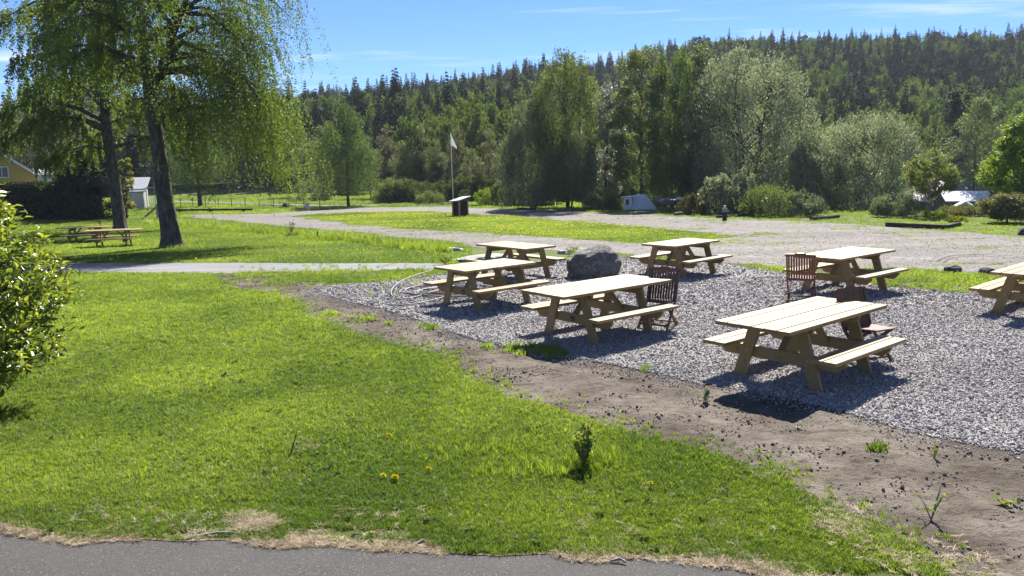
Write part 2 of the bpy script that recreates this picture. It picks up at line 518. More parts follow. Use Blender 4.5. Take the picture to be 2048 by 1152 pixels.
ROAD_EDGE = [(-420, 1050), (-200, 1052), (0, 1058), (60, 1070), (150, 1085), (250, 1078), (350, 1085), (470, 1078), (560, 1092), (640, 1085), (760, 1098),
             (850, 1095), (900, 1108), (1000, 1115), (1100, 1110), (1180, 1120), (1250, 1112), (1400, 1124), (1480, 1132), (1560, 1152), (1700, 1185), (1900, 1215), (2400, 1260)]
DIRT_LAWN = [(545, 585), (600, 610), (640, 640), (700, 665), (800, 690), (870, 705), (915, 715), (908, 735), (950, 760), (980, 775), (1010, 795),
             (1060, 805), (1120, 822), (1200, 850), (1270, 870), (1340, 885), (1400, 897), (1450, 920), (1500, 940), (1570, 955), (1590, 975),
             (1640, 1000), (1700, 1030), (1780, 1060), (1850, 1100), (1905, 1160), (1990, 1220)]
DIRT_PAD = [(625, 575), (640, 590), (700, 608), (760, 620), (830, 640), (870, 655), (940, 680), (1000, 695), (1040, 705), (1130, 715), (1180, 722),
            (1300, 748), (1400, 770), (1480, 785), (1560, 800), (1650, 820), (1750, 850), (1850, 875), (1950, 895), (2048, 912), (2300, 960)]
PAD_BACK = [(625, 575), (700, 568), (790, 561), (870, 553), (930, 540), (1000, 532), (1130, 520), (1250, 517), (1460, 529), (1570, 548), (1780, 575), (1940, 590), (2048, 603), (2300, 640)]
PATH_LO = [(-300, 545), (120, 546), (420, 548), (560, 545), (700, 543), (870, 541), (905, 537)]
PATH_HI = [(-300, 527), (115, 527), (420, 526), (700, 527), (870, 527), (905, 529)]
ROAD_LO = [(365, 433), (480, 446), (600, 456), (700, 464), (800, 476), (900, 487), (960, 495), (1130, 502), (1250, 510), (1480, 526), (1560, 537), (1800, 539), (1900, 545), (2048, 556), (2300, 580)]
ROAD_HI = [(365, 430), (450, 429), (540, 427), (600, 423), (660, 419), (760, 415), (880, 413), (1000, 418), (1150, 423), (1250, 427), (1350, 432), (1450, 438), (1620, 443), (1700, 449), (1790, 456), (1900, 463), (2048, 474), (2300, 500)]
ISLAND = [(590, 433), (640, 428), (740, 425), (860, 424), (1000, 432), (1130, 443), (1250, 453), (1350, 462), (1420, 468), (1465, 475), (1400, 482), (1290, 487),
          (1150, 478), (1000, 468), (850, 460), (720, 451), (640, 441), (590, 433)]
S_road = soft(ROAD_EDGE, amp=0.05, seed=3)
S_dl = soft(DIRT_LAWN, amp=0.10, seed=7)
S_dp = soft(DIRT_PAD, amp=0.08, seed=9)
S_pb = soft(PAD_BACK, amp=0.12, seed=11)
S_plo, S_phi = soft(PATH_LO, amp=0.06, seed=13), soft(PATH_HI, amp=0.06, seed=15)
S_rlo, S_rhi = soft(ROAD_LO, amp=0.18, seed=17), soft(ROAD_HI, amp=0.2, seed=19)
S_isl = soft(ISLAND, amp=0.22, seed=21)[:-1]

asphalt_poly = S_road + [(14, -8), (-14, -8), (-14, S_road[0][1])]
lawn_poly = S_road + S_dl[::-1] + [p for p in S_pb if p[0] < at(900, 548).x] + S_plo[::-1] + [(-14, S_plo[0][1]), (-14, S_road[0][1])]
pad_poly = S_dp + S_pb[::-1]
dirt_poly = [tuple(at(425, 552).xy), tuple(at(470, 575).xy)] + S_dl + [(at(2300, 1150).x, at(2300, 1150).y)] + S_dp[::-1] + [tuple(at(640, 566).xy), tuple(at(560, 556).xy)]
path_poly = S_plo + S_phi[::-1]
road_poly = S_rlo + S_rhi[::-1]
backlawn_poly = S_phi + [tuple(at(940, 512).xy)] + [p for p in S_rlo if p[0] < at(945, 492).x and p[1] < 60][::-1] + [tuple(at(270, 433).xy), tuple(at(-300, 438).xy)]
verge_poly = [p for p in S_rlo if p[1] < 24.5 and p[0] > at(955, 497).x] + S_pb[::-1][:int(len(S_pb) * .86)]

sheet('asphalt_road', asphalt_poly, 0.008, M['asphalt'])['label'] = 'worn dark asphalt road along the bottom edge'
sheet('footpath', path_poly, 0.012, M['path'])['label'] = 'narrow grey asphalt footpath crossing the lawn'
sheet('gravel_road', road_poly, 0.010, M['road'])['label'] = 'pale gravel road looping round the grass island'
sheet('grass_island', S_isl, 0.016, M['ground'])['label'] = 'grass island with dandelions inside the gravel road loop'
sheet('lawn', lawn_poly, 0.004, M['lawn'])['label'] = 'mown lawn in the foreground'
sheet('back_lawn', backlawn_poly, 0.005, M['lawn'])['label'] = 'lawn under the birches behind the footpath'
straw_w = [max(0.012, 0.34 * (float(fbm(x * 1.3, 3.3, 5)) - .40)) for x, y in S_road]
straw_poly = [(x, y - 0.02) for x, y in S_road] + [(x, y + w) for (x, y), w in zip(S_road, straw_w)][::-1]
sheet('dry_grass_edge', straw_poly, 0.012, M['straw'])['label'] = 'straw coloured dry edge between lawn and asphalt'
TRACK = soft([(335, 404), (420, 407), (520, 409), (640, 413), (760, 412)], amp=.1) + soft([(335, 401), (420, 404), (520, 406), (640, 410), (760, 410)], amp=.1)[::-1]
sheet('farm_track', TRACK, 0.010, M['road'])['label'] = 'thin pale farm track beyond the birches'
sheet('verge', verge_poly, 0.018, M['dirt'])['label'] = 'patchy soil and grass verge between gravel terrace and road'

def relief(name, poly, cell, off, amp, mat, label, scales=(2.2, 9.0), seed=0, under=0.0):
    """fine grid with real bumps, cut to an outline"""
    xs = [p[0] for p in poly]; ys = [p[1] for p in poly]
    X, Y = np.meshgrid(np.arange(min(xs) - cell, max(xs) + cell, cell), np.arange(min(ys) - cell, max(ys) + cell, cell))
    ok = inpoly(X, Y, poly)
    d = polydist(X.ravel(), Y.ravel(), poly).reshape(X.shape)
    ok = (ok | (d < under)) & in_view(X, Y, 2.0)
    e = np.clip(d / 0.35, 0, 1)
    h = (fbm(X * scales[0], Y * scales[0], seed, 3) * 0.6 + fbm(X * scales[1], Y * scales[1], seed + 3, 4) * 0.4)
    h = np.clip((h - 0.32) * 1.8, 0, 1)
    Z = zflat(Y) + off + amp * h * (0.15 + 0.85 * e) - 0.010 * (1 - inpoly(X, Y, poly))
    jx = (_hash(np.floor(X / cell), np.floor(Y / cell), 5) - .5) * cell * .5
    V = np.stack([X + jx, Y + jx[::-1] * 0, Z], -1).reshape(-1, 3)
    r, c = X.shape
    q = (np.arange(r - 1)[:, None] * c + np.arange(c - 1)[None, :])
    keep = (ok[:-1, :-1] & ok[1:, 1:] & ok[:-1, 1:] & ok[1:, :-1])
    q = q[keep]
    F = np.stack([q, q + 1, q + c + 1, q + c], 1)
    u, inv = np.unique(F, return_inverse=True)
    o = link(name, np_mesh(name, V[u], inv.reshape(F.shape), mat, smooth=True))
    return tag(o, label, kind='structure')
relief('soil_bed', dirt_poly, 0.040, 0.014, 0.050, M['dirt'], 'bare brown soil strip between lawn and gravel', (2.2, 11.0), seed=4, under=0.18)
relief('gravel_terrace', pad_poly, 0.06, 0.020, 0.040, M['pad'], 'grey gravel terrace under the picnic tables', (0.8, 5.0), seed=8)

# ------------------------------------------------------------------ ground cover (nobody could count it)
def tuft_mesh(seed, n, spread, h0, h1, w, lean, mat, seg=2, flat=False):
    r = np.random.default_rng(seed); V, F = [], []
    for _ in range(n):
        a = r.uniform(0, 6.283); d = spread * math.sqrt(r.uniform(0, 1)); bx, by = d * math.cos(a), d * math.sin(a)
        h = r.uniform(h0, h1); az = r.uniform(0, 6.283); le = r.uniform(0.1, 1) * lean * h
        dx, dy = math.cos(az), math.sin(az); sx, sy = -dy * w / 2, dx * w / 2
        b = len(V)
        if flat: pz = lambda t: 0.004 + h * 0.05 * t
        else: pz = lambda t: h * t * (1 - 0.25 * t * lean)
        for t, k in ((0, 1.0), (0.55, 0.8), (1.0, 0.0)):
            px_, py_, pz_ = bx + dx * le * t * t, by + dy * le * t * t, pz(t)
            if flat: px_, py_ = bx + dx * h * t, by + dy * h * t
            if k > 0: V += [(px_ - sx * k, py_ - sy * k, pz_), (px_ + sx * k, py_ + sy * k, pz_)]
            else: V += [(px_, py_, pz_)]
        F += [(b, b + 1, b + 3, b + 2), (b + 2, b + 3, b + 4)]
    me = bpy.data.meshes.new('tuft'); me.from_pydata(V, [], F); me.update(); me.materials.append(mat); return me
G1 = leaf_mat('grass_blades', (0.100, 0.160, 0.022), (0.275, 0.340, 0.055), 0.60, (1.25, 1.30, 0.50), 0.5, 0.30, 'INSTANCER')
G2 = leaf_mat('dry_straw', (0.20, 0.145, 0.085), (0.47, 0.39, 0.265), 0.2, (1, .9, .7), 0.7, 0.2, 'INSTANCER')
lawn_src = src_collection('lawn_tuft', [tuft_mesh(i, 16, 0.035, 0.020, 0.068, 0.0050, 0.9, G1) for i in range(6)])
long_src = src_collection('long_tuft', [tuft_mesh(20 + i, 16, 0.06, 0.10, 0.30, 0.007, 0.7, G1) for i in range(4)])
far_src = src_collection('far_tuft', [tuft_mesh(40 + i, 22, 0.14, 0.035, 0.10, 0.014, 0.9, G1) for i in range(5)])
straw_src = src_collection('straw_tuft', [tuft_mesh(60 + i, 12, 0.045, 0.03, 0.09, 0.0045, 0.5, G2, flat=True) for i in range(4)]
                           + [tuft_mesh(70 + i, 8, 0.03, 0.02, 0.05, 0.004, 1.2, G2) for i in range(2)])
def put_scatter(name, x, y, coll, nsrc, s0, s1, tint, rng, label, off=0.0, cat=None, tilt=0.12, zs=1.0):
    n = len(x)
    s = rng.uniform(s0, s1, n)
    rot = np.stack([rng.normal(0, tilt, n), rng.normal(0, tilt, n), rng.uniform(0, 6.283, n)], -1)
    o = scatter(name, np.stack([x, y, zg(x, y) + off], -1), rot, np.stack([s, s, s * zs], -1), rng.integers(0, nsrc, n), np.clip(tint, 0, 1), coll)
    return tag(o, label, cat or 'grass', kind='stuff')
rng = np.random.default_rng(11)
def lawn_tint(x, y, rng): return 0.95 * (fbm(x * 0.75, y * 0.75, 31) - 0.5) * 1.9 + 0.48 + rng.normal(0, 0.22, len(x)) + 0.35 * (fbm(x * 3.1, y * 3.1, 33) - .5)
LX, LY = [], []
for d, a, b in ((2400, 3, 6.2), (1500, 6.2, 8.5), (850, 8.5, 11.5), (420, 11.5, 15), (260, 15, 26)):
    x, y = rand_scatter(rng, lawn_poly, d, a, b); LX.append(x); LY.append(y)
x, y = np.concatenate(LX), np.concatenate(LY)
near_edge = polydist(x, y, S_road, False)
bare = fbm(x * 2.3, y * 2.3, 44)
edge_w = np.maximum(0.0, 0.30 * (fbm(x * 1.3, 3.3 + 0 * x, 5) - .40))
keep = (near_edge > edge_w * (.6 + .8 * bare) - .015) & ~((near_edge < 0.35) & (fbm(x * 1.7, y * 4, 45) > 0.56 + near_edge * 0.5))
mud = inpoly(x, y, [tuple(at(*p).xy) for p in [(425, 548), (640, 545), (880, 545), (900, 560), (640, 575), (560, 590), (450, 572)]])
keep &= ~(mud & (fbm(x * 1.3, y * 1.3, 46) > 0.47))
x, y, near_edge = x[keep], y[keep], near_edge[keep]
t = lawn_tint(x, y, rng) - 0.25 * (near_edge < 0.35)
n = len(x); s = rng.uniform(0.65, 1.15, n) * (0.7 + 0.7 * fbm(x * 1.1, y * 1.1, 52)) * np.where(y > 11.5, 1.35, 1.0) * np.where(near_edge < 0.6, 0.8, 1.0)
o = scatter('lawn_grass', np.stack([x, y, zflat(y) + 0.004], -1), np.stack([rng.normal(0, .15, n), rng.normal(0, .15, n), rng.uniform(0, 6.28, n)], -1),
            np.stack([s, s, s], -1), rng.integers(0, 6, n), np.clip(t, 0, 1), lawn_src)
tag(o, 'short bright green grass of the foreground lawn', 'grass', kind='stuff')

x, y = rand_scatter(rng, backlawn_poly, 120, 0, 33); x2, y2 = rand_scatter(rng, backlawn_poly, 55, 33, 70)
x, y = np.concatenate([x, x2]), np.concatenate([y, y2])
put_scatter('back_lawn_grass', x, y, far_src, 5, 0.7, 1.2, lawn_tint(x * .4, y * .4, rng) - 0.12, rng, 'short grass of the lawn behind the footpath')
x, y = rand_scatter(rng, S_isl, 42)
put_scatter('island_grass', x, y, far_src, 5, 0.7, 1.1, lawn_tint(x * .3, y * .3, rng) - 0.05, rng, 'grass on the island inside the gravel road', 0.016)
x, y = rand_scatter(rng, verge_poly, 150)
k = fbm(x * 0.5, y * 1.4, 61) > 0.44
put_scatter('verge_grass', x[k], y[k], far_src, 5, 0.5, 1.0, lawn_tint(x[k], y[k], rng) - .15, rng, 'patchy grass between gravel terrace and gravel road', 0.018)
# meadow beyond the roads
mx, my = rng.uniform(-75, 75, 60000), rng.uniform(30, 125, 60000)
k = in_view(mx, my, 3) & ~inpoly(mx, my, road_poly) & ~inpoly(mx, my, backlawn_poly) & ~inpoly(mx, my, TRACK)
k &= (my > 44) | (mx > 8) | (mx < -16)
mx, my = mx[k], my[k]
put_scatter('meadow_grass', mx[my > 58], my[my > 58], far_src, 5, 1.4, 2.6, (lawn_tint(mx * .12, my * .12, rng) - .05)[my > 58], rng, 'meadow grass far beyond the gravel road')
mk = my <= 58; mx_, my_ = np.concatenate([mx[mk], mx[mk] + rng.uniform(-.6, .6, mk.sum())]), np.concatenate([my[mk], my[mk] + rng.uniform(-.5, .5, mk.sum())])
kk = ~inpoly(mx_, my_, road_poly); mx_, my_ = mx_[kk], my_[kk]
put_scatter('road_edge_grass', mx_, my_, far_src, 5, 0.7, 1.35, lawn_tint(mx_ * .12, my_ * .12, rng) - 0.05, rng, 'short grass along the far edge of the gravel road')
# long unmown strip along the gravel road
SX, SY = [], []
for (ax, ay), (bx, by) in zip([(285, 446), (400, 452), (500, 462), (600, 471), (700, 483), (800, 494)], [(400, 452), (500, 462), (600, 471), (700, 483), (800, 494), (905, 503)]):
    for _ in range(420):
        u = random.Random(int(ax * 7 + _)).random(); p = at(ax + (bx - ax) * u, ay + (by - ay) * u + random.Random(_ * 3 + ax).gauss(0, 3.0)); SX.append(p.x); SY.append(p.y)
SX, SY = np.array(SX), np.array(SY)
k = fbm(SX * .8, SY * .8, 71) > 0.36
put_scatter('long_grass_strip', SX[k], SY[k], long_src, 4, 0.9, 2.0, lawn_tint(SX[k], SY[k], rng) + 0.1, rng, 'long unmown grass strip along the near side of the gravel road')
# tufts on the soil bed and round the trunks
SX, SY = [], []
for px_, py_, sp, nn in [(665, 632, 10, 26), (735, 641, 9, 22), (862, 658, 9, 22), (775, 653, 6, 8), (1030, 703, 16, 34), (1085, 707, 22, 60), (1120, 712, 12, 24), (975, 700, 8, 10), (545, 562, 30, 80), (700, 552, 60, 200),
                         (500, 556, 30, 60), (620, 560, 30, 60), (820, 549, 30, 90), (1750, 905, 12, 12), (1290, 745, 6, 6)]:
    r = random.Random(px_)
    for _ in range(nn):
        p = at(px_ + r.gauss(0, sp), py_ + r.gauss(0, sp * .28)); SX.append(p.x); SY.append(p.y)
SX, SY = np.array(SX), np.array(SY)
put_scatter('stray_grass', SX, SY, lawn_src, 6, 1.0, 1.9, lawn_tint(SX, SY, rng) + 0.05, rng, 'stray grass tufts on the bare soil', 0.03)
# straw along the asphalt
u = rng.uniform(0, 1, 9000); k = (u * (len(S_road) - 1)).astype(int)
P = np.array(S_road)[k]; P2 = np.array(S_road)[np.minimum(k + 1, len(S_road) - 1)]
f = rng.uniform(0, 1, len(k))[:, None]
P = P * (1 - f) + P2 * f
x = P[:, 0] + rng.normal(0, .03, len(k)); y = P[:, 1] + rng.exponential(0.07, len(k)) - 0.05
kk = (fbm(x * 1.3, 3.3 + 0 * x, 5) > rng.uniform(.34, .62, len(x))) & in_view(x, y)
put_scatter('dry_straw', x[kk], y[kk], straw_src, 6, 0.35, 0.85, rng.uniform(0, 1, kk.sum()), rng, 'loose dry straw lying along the asphalt edge', 0.014, 'straw')
SX, SY = [], []
for px_, py_, sp, nn in [(505, 1050, 24, 300), (1690, 1055, 34, 150), (1760, 1090, 34, 60), (400, 1060, 40, 60), (610, 895, 16, 60), (1520, 955, 14, 50), (1950, 1130, 60, 50), (1840, 1125, 40, 60)]:
    r = random.Random(px_)
    for _ in range(nn):
        p = at(px_ + r.gauss(0, sp), py_ + r.gauss(0, sp * .42)); SX.append(p.x); SY.append(p.y)
SX, SY = np.array(SX), np.array(SY)
put_scatter('straw_patches', SX, SY, straw_src, 6, 0.4, 0.8, rng.uniform(.2, 1, len(SX)), rng, 'patches of dead straw coloured grass in the lawn edge', 0.03, 'straw')

x, y = rand_scatter(rng, lawn_poly, 150, 3, 12)
k = fbm(x * 1.0, y * 1.6, 57) + .16 * (np.clip(6.6 - y, 0, 2)) > rng.uniform(.56, 1.0, len(x))
x, y = x[k], y[k]
put_scatter('dry_lawn_blades', x, y, straw_src, 6, 0.4, 0.75, rng.uniform(.2, 1, len(x)), rng, 'dry blades mixed into the mown lawn', 0.030, 'grass', .35)
# gravel stones and soil crumbs
def stone_mesh(seed, mat, sub=1, sq=(1, .8, .55), amp=.28):
    bm = bmesh.new(); bmesh.ops.create_icosphere(bm, subdivisions=sub, radius=1.0)
    r = random.Random(seed)
    for v in bm.verts: v.co = Vector((v.co.x * sq[0], v.co.y * sq[1], v.co.z * sq[2])) * (1 + r.uniform(-amp, amp))
    me = bpy.data.meshes.new('stone'); bm.to_mesh(me); bm.free(); me.materials.append(mat); return me
def m_inst(name, ca, cb, rough=.85, spec=.2):
    n = N(name); a = n.n.new('ShaderNodeAttribute'); a.attribute_type = 'INSTANCER'; a.attribute_name = 'tint'
    return n.done(n.bsdf(n.mix(a.outputs['Fac'], ca, cb), rough, spec))
MS = m_inst('gravel_stone', (0.195, 0.183, 0.174), (0.43, 0.402, 0.378)); MC = m_inst('soil_crumb', (0.075, 0.061, 0.048), (0.20, 0.17, 0.14), .95, .1)
stone_src = src_collection('stone_piece', [stone_mesh(i, MS, 1) for i in range(6)])
crumb_src = src_collection('crumb_piece', [stone_mesh(30 + i, MC, 1, (1, .9, .7), .35) for i in range(5)])
GXs, GYs = [], []
for d, a, b in ((2300, 4, 9.5), (1500, 9.5, 13), (650, 13, 17), (300, 17, 23)):
    x, y = rand_scatter(rng, pad_poly, d, a, b); GXs.append(x); GYs.append(y)
x, y = np.concatenate(GXs), np.concatenate(GYs)
x = x + rng.normal(0, .035, len(x)); y = y + rng.normal(0, .05, len(y))
hz = (fbm(x * 0.8, y * 0.8, 8, 3) * 0.6 + fbm(x * 5.0, y * 5.0, 11, 4) * 0.4); hz = np.clip((hz - .32) * 1.8, 0, 1) * .040
n = len(x); s = rng.lognormal(math.log(0.0094), 0.42, n) * np.where(y > 13, 1.5, 1.0)
ed = np.clip(polydist(x, y, pad_poly) / .35, 0, 1)
o = scatter('gravel_stones', np.stack([x, y, zflat(y) + .020 + hz * (.15 + .85 * ed) + s * .2], -1), rng.uniform(0, 6.28, (n, 3)), np.stack([s, s, s], -1), rng.integers(0, 6, n),
            np.clip(rng.beta(1.5, 1.7, n), 0, 1), stone_src)
tag(o, 'loose grey and pink gravel stones of the terrace', 'gravel', kind='stuff')
x, y = rand_scatter(rng, dirt_poly, 900, 4, 20)
k = fbm(x * 2.6, y * 4.2, 91) > rng.uniform(.44, .66, len(x))
x, y = x[k], y[k]; n = len(x); s = np.clip(rng.lognormal(math.log(0.0044), 0.66, n), .0025, .020)
hz = (fbm(x * 2.2, y * 2.2, 4, 3) * 0.6 + fbm(x * 11.0, y * 11.0, 7, 4) * 0.4); hz = np.clip((hz - .32) * 1.8, 0, 1) * .050
ed = np.clip(polydist(x, y, dirt_poly) / .35, 0, 1)
o = scatter('soil_crumbs', np.stack([x, y, zflat(y) + .014 + hz * (.15 + .85 * ed) + s * .3], -1), rng.uniform(0, 6.28, (n, 3)), np.stack([s, s, s], -1), rng.integers(0, 5, n), rng.uniform(0, 1, n) ** 1.5, crumb_src)
tag(o, 'dark soil crumbs and clods on the bare bed', 'soil', kind='stuff')
x, y = rand_scatter(rng, road_poly, 18, 15, 60)
k = ~inpoly(x, y, S_isl); x, y = x[k], y[k]
put_scatter('road_pebbles', x, y, stone_src, 6, 0.008, 0.022, .25 + .5 * rng.uniform(0, 1, len(x)), rng, 'loose pebbles on the pale gravel road', 0.012, 'gravel', 2.0)
x, y = rand_scatter(rng, road_poly, 26, 15, 60)
ed = np.minimum(polydist(x, y, S_rhi, False), polydist(x, y, S_isl))
k = ~inpoly(x, y, S_isl) & (fbm(x * .45, y * .9, 111) + .30 * np.exp(-ed / 1.2) > .72); x, y = x[k], y[k]
put_scatter('road_weeds', x, y, far_src, 5, 0.35, 0.9, lawn_tint(x, y, rng) + .1, rng, 'thin weeds creeping onto the gravel road')
M['track'] = plain('tyre_rut_soil', (0.085, 0.075, 0.064), .95, .1, .35, 3, .5)
for i, pl_ in enumerate(([(1872, 524), (1884, 517), (1905, 512), (1945, 509.5), (2000, 511), (2060, 514.5)], [(1886, 526), (1898, 519), (1920, 514.5), (1960, 513), (2010, 515), (2060, 518)])):
    A_ = [at(*q).xy for q in pl_]; w_ = .045
    sheet('tyre_rut', [(q.x, q.y - w_ * (1.6 if i == 0 else 1)) for q in A_] + [(q.x, q.y + w_) for q in A_][::-1], 0.016, M['track'])['label'] = ('outer' if i == 0 else 'inner') + ' curved tyre rut in the gravel yard on the right'
# clover and plantain leaves in the lawn
def rosette(seed, nl, L):
    r = random.Random(seed); V, F = [], []
    for i in range(nl):
        a = 6.283 * i / nl + r.uniform(-.4, .4); l = L * r.uniform(.6, 1.1); w = l * .32; c, s = math.cos(a), math.sin(a); z = r.uniform(.012, .035); b = len(V)
        V += [(c * .15 * l, s * .15 * l, .01), (c * .6 * l - s * w, s * .6 * l + c * w, z), (c * l, s * l, z * .7), (c * .6 * l + s * w, s * .6 * l - c * w, z)]; F.append((b, b + 1, b + 2, b + 3))
    me = bpy.data.meshes.new('rosette'); me.from_pydata(V, [], F); me.update(); me.materials.append(G3); return me
G3 = leaf_mat('lawn_weed_leaves', (0.055, 0.105, 0.022), (0.13, 0.19, 0.045), .35, (1.2, 1.25, .5), .75, .08, 'INSTANCER')
ros_src = src_collection('weed_rosette', [rosette(i, 5 + i, .045 + .008 * i) for i in range(5)])
x, y = rand_scatter(rng, lawn_poly, 60, 3, 14); k = fbm(x * .9, y * .9, 121) > rng.uniform(.46, .85, len(x)); x, y = x[k], y[k]
put_scatter('lawn_weeds', x, y, ros_src, 5, .35, .85, rng.uniform(0, 1, len(x)), rng, 'clover and plantain leaves among the lawn grass', 0.022, 'weeds', .25)
# stones spilling onto the soil, grass and straw thinning out into it
def along(line, n_, spread):
    P_ = np.array(line); i_ = rng.integers(0, len(P_) - 1, n_); f_ = rng.uniform(0, 1, n_)[:, None]
    q_ = P_[i_] * (1 - f_) + P_[i_ + 1] * f_
    return q_[:, 0] + rng.normal(0, spread, n_), q_[:, 1] - np.abs(rng.normal(0, spread, n_)), q_[:, 1] + np.abs(rng.normal(0, spread, n_))
x, y, _ = along(S_dp, 3600, .20); k = in_view(x, y) & inpoly(x, y, dirt_poly); x, y = x[k], y[k]
put_scatter('spilled_stones', x, y, stone_src, 6, 0.005, 0.013, rng.uniform(.2, 1, len(x)), rng, 'gravel stones spilled onto the edge of the soil', 0.034, 'gravel', 2.0)
x, _, y = along(S_dl, 900, .16); k = in_view(x, y) & inpoly(x, y, dirt_poly); x, y = x[k], y[k]
put_scatter('edge_grass', x, y, lawn_src, 6, .4, 1.0, lawn_tint(x, y, rng), rng, 'thin grass creeping from the lawn onto the soil', 0.026)
# a dusting of small stones on the pale road and dandelion heads on the island
MY = m_inst('dandelion_yellow', (0.70, 0.60, 0.015), (0.82, 0.72, 0.03), .7, .1)
fl_src = src_collection('flower_head', [stone_mesh(80 + i, MY, 1, (1, 1, .45), .2) for i in range(2)])
x, y = rand_scatter(rng, S_isl, 17)
k = (fbm(x * 0.22, y * 0.55, 101, 3) > 0.53) & (fbm(x * .9, y * .9, 102) > .38)
x, y = x[k], y[k]
xx, yy = rand_scatter(rng, backlawn_poly, 1.2); k = fbm(xx * .3, yy * .3, 103) > .55
x3, y3 = mx[::5] + .3, my[::5]; k3 = ((x3 > 20) & (y3 < 62) & (fbm(x3 * .3, y3 * .3, 105) > .45)) | ((np.abs(x3) < 14) & (y3 < 62))
x, y = np.concatenate([x, xx[k], x3[k3]]), np.concatenate([y, yy[k], y3[k3]])
put_scatter('dandelion_carpet', x, y, fl_src, 2, 0.018, 0.034, rng.uniform(0, 1, len(x)), rng, 'yellow dandelion heads dotted over the grass island and meadow', 0.11, 'flowers', .3)

# ------------------------------------------------------------------ picnic tables, chairs and other things on the terrace
def m_wood(name, ca, cb, knot=(0.20, 0.11, 0.04), rough=0.55, spec=0.35, ksc=1.0):
    n = N(name); oi = n.n.new('ShaderNodeObjectInfo').outputs['Random']
    off = n.node('ShaderNodeCombineXYZ', {0: n.math('MULTIPLY', oi, 37.0), 1: n.math('MULTIPLY', oi, 11.0), 2: n.math('MULTIPLY', oi, 5.0)}).outputs[0]
    v = n.node('ShaderNodeVectorMath', {0: n.coord(), 1: off}, operation='ADD').outputs[0]
    g = n.noise(n.mapping(v, (1.2, 26, 26)), 2.2, 5, 0.6, 0.6)
    w = n.noise(n.mapping(v, (0.5, 3, 3)), 1.5, 3)
    k = n.voro(n.mapping(v, (2.0 * ksc, 7.0 * ksc, 7.0 * ksc)), 1.0)
    col = n.mix(n.rng(g, .32, .68), ca, cb)
    col = n.mix(n.math('MULTIPLY', n.rng(oi, 0, 1), .55), col, (ca[0] * .78, ca[1] * .72, ca[2] * .62))
    col = n.mix(n.rng(w, .5, .75, 0, .35), col, tuple(x * .72 for x in cb))
    col = n.mix(n.rng(k, .06, .17, .9, 0), col, knot)
    return n.done(n.bsdf(col, rough, spec, n.bump(g, 0.25, 0.003)))
WOOD = m_wood('new_pine', (0.235, 0.153, 0.062), (0.32, 0.226, 0.104), (0.10, 0.055, 0.02))
TEAK = m_wood('oiled_hardwood', (0.13, 0.050, 0.026), (0.24, 0.098, 0.048), (0.05, 0.015, 0.01), .5, .35)
TEAKG = m_wood('weathered_hardwood', (0.10, 0.052, 0.036), (0.18, 0.098, 0.068), (0.05, 0.02, 0.015), .6, .3)
BLACK = plain('black_plate', (0.012, 0.012, 0.013), .4, .5, .1)
STEEL = plain('galvanised_steel', (0.33, 0.34, 0.35), .4, .5, .15, metal=.8)
def m_stained():
    n = N('stained_pine'); v = n.pos()
    g = n.noise(n.coord(), 9, 5, .6); b = n.noise(v, 4.5, 4, .6, .6)
    col = n.mix(n.rng(g, .3, .7), (0.27, 0.185, 0.085), (0.35, 0.26, 0.13))
    return n.done(n.bsdf(n.mix(n.rng(b, .52, .66, 0, .75), col, (0.15, 0.095, 0.04)), .55, .35))
STAINED = m_stained()
_pl = {}
def plank(L, w=.145, t=.042, mat=None):
    k = (round(L, 3), w, t, mat.name if mat else '')
    if k not in _pl:
        b = .004; mb = MB()
        prof = [(-w / 2 + b, -t), (w / 2 - b, -t), (w / 2, -t + b), (w / 2, -b), (w / 2 - b, 0), (-w / 2 + b, 0), (-w / 2, -b), (-w / 2, -t + b)]
        mb.prism(prof, 0, -L / 2, L / 2); _pl[k] = mb.mesh('plank', mat or WOOD)
    return _pl[k]
LS, HB, HT, BT = 1.20, 0.425, 0.75, 0.042
def end_frame_meshes():
    leg = MB(); d = Vector((0, .335 - .4925 - .08, HT - BT)).normalized()      # leg leans inwards towards the top
    y0, y1 = .495, .27
    prof = [(y0 - .075, 0), (y0 + .075, 0), (y1 + .075, HT - BT), (y1 - .075, HT - BT)]
    leg.prism(prof, 0, -.0225, .0225)
    cl = MB(); h = HT - BT - .002
    cl.prism([(-.41, h), (-.41, h - .045), (-.33, h - .12), (.33, h - .12), (.41, h - .045), (.41, h)], 0, -.0225, .0225)
    bm_ = MB(); h = HB - BT - .002
    bm_.prism([(-.80, h), (-.80, h - .05), (-.71, h - .135), (.71, h - .135), (.80, h - .05), (.80, h)], 0, -.0225, .0225)
    br = MB(); br.bar((.555, 0, h - .10), (.16, 0, HT - BT - .02), .09, .045, (0, 0, 1))
    pl = MB(); pl.box((-.004, -.045, -.033), (0, .045, .033))
    return leg.mesh('leg', WOOD), cl.mesh('cleat', WOOD), bm_.mesh('crossbeam', WOOD), br.mesh('brace', WOOD), pl.mesh('plate', BLACK)
F_LEG, F_CLEAT, F_BEAM, F_BRACE, F_PLATE = end_frame_meshes()
BOLT = MB().tube([(0, 0, 0), (-.008, 0, 0)], .012, 8).mesh('bolt', STEEL)
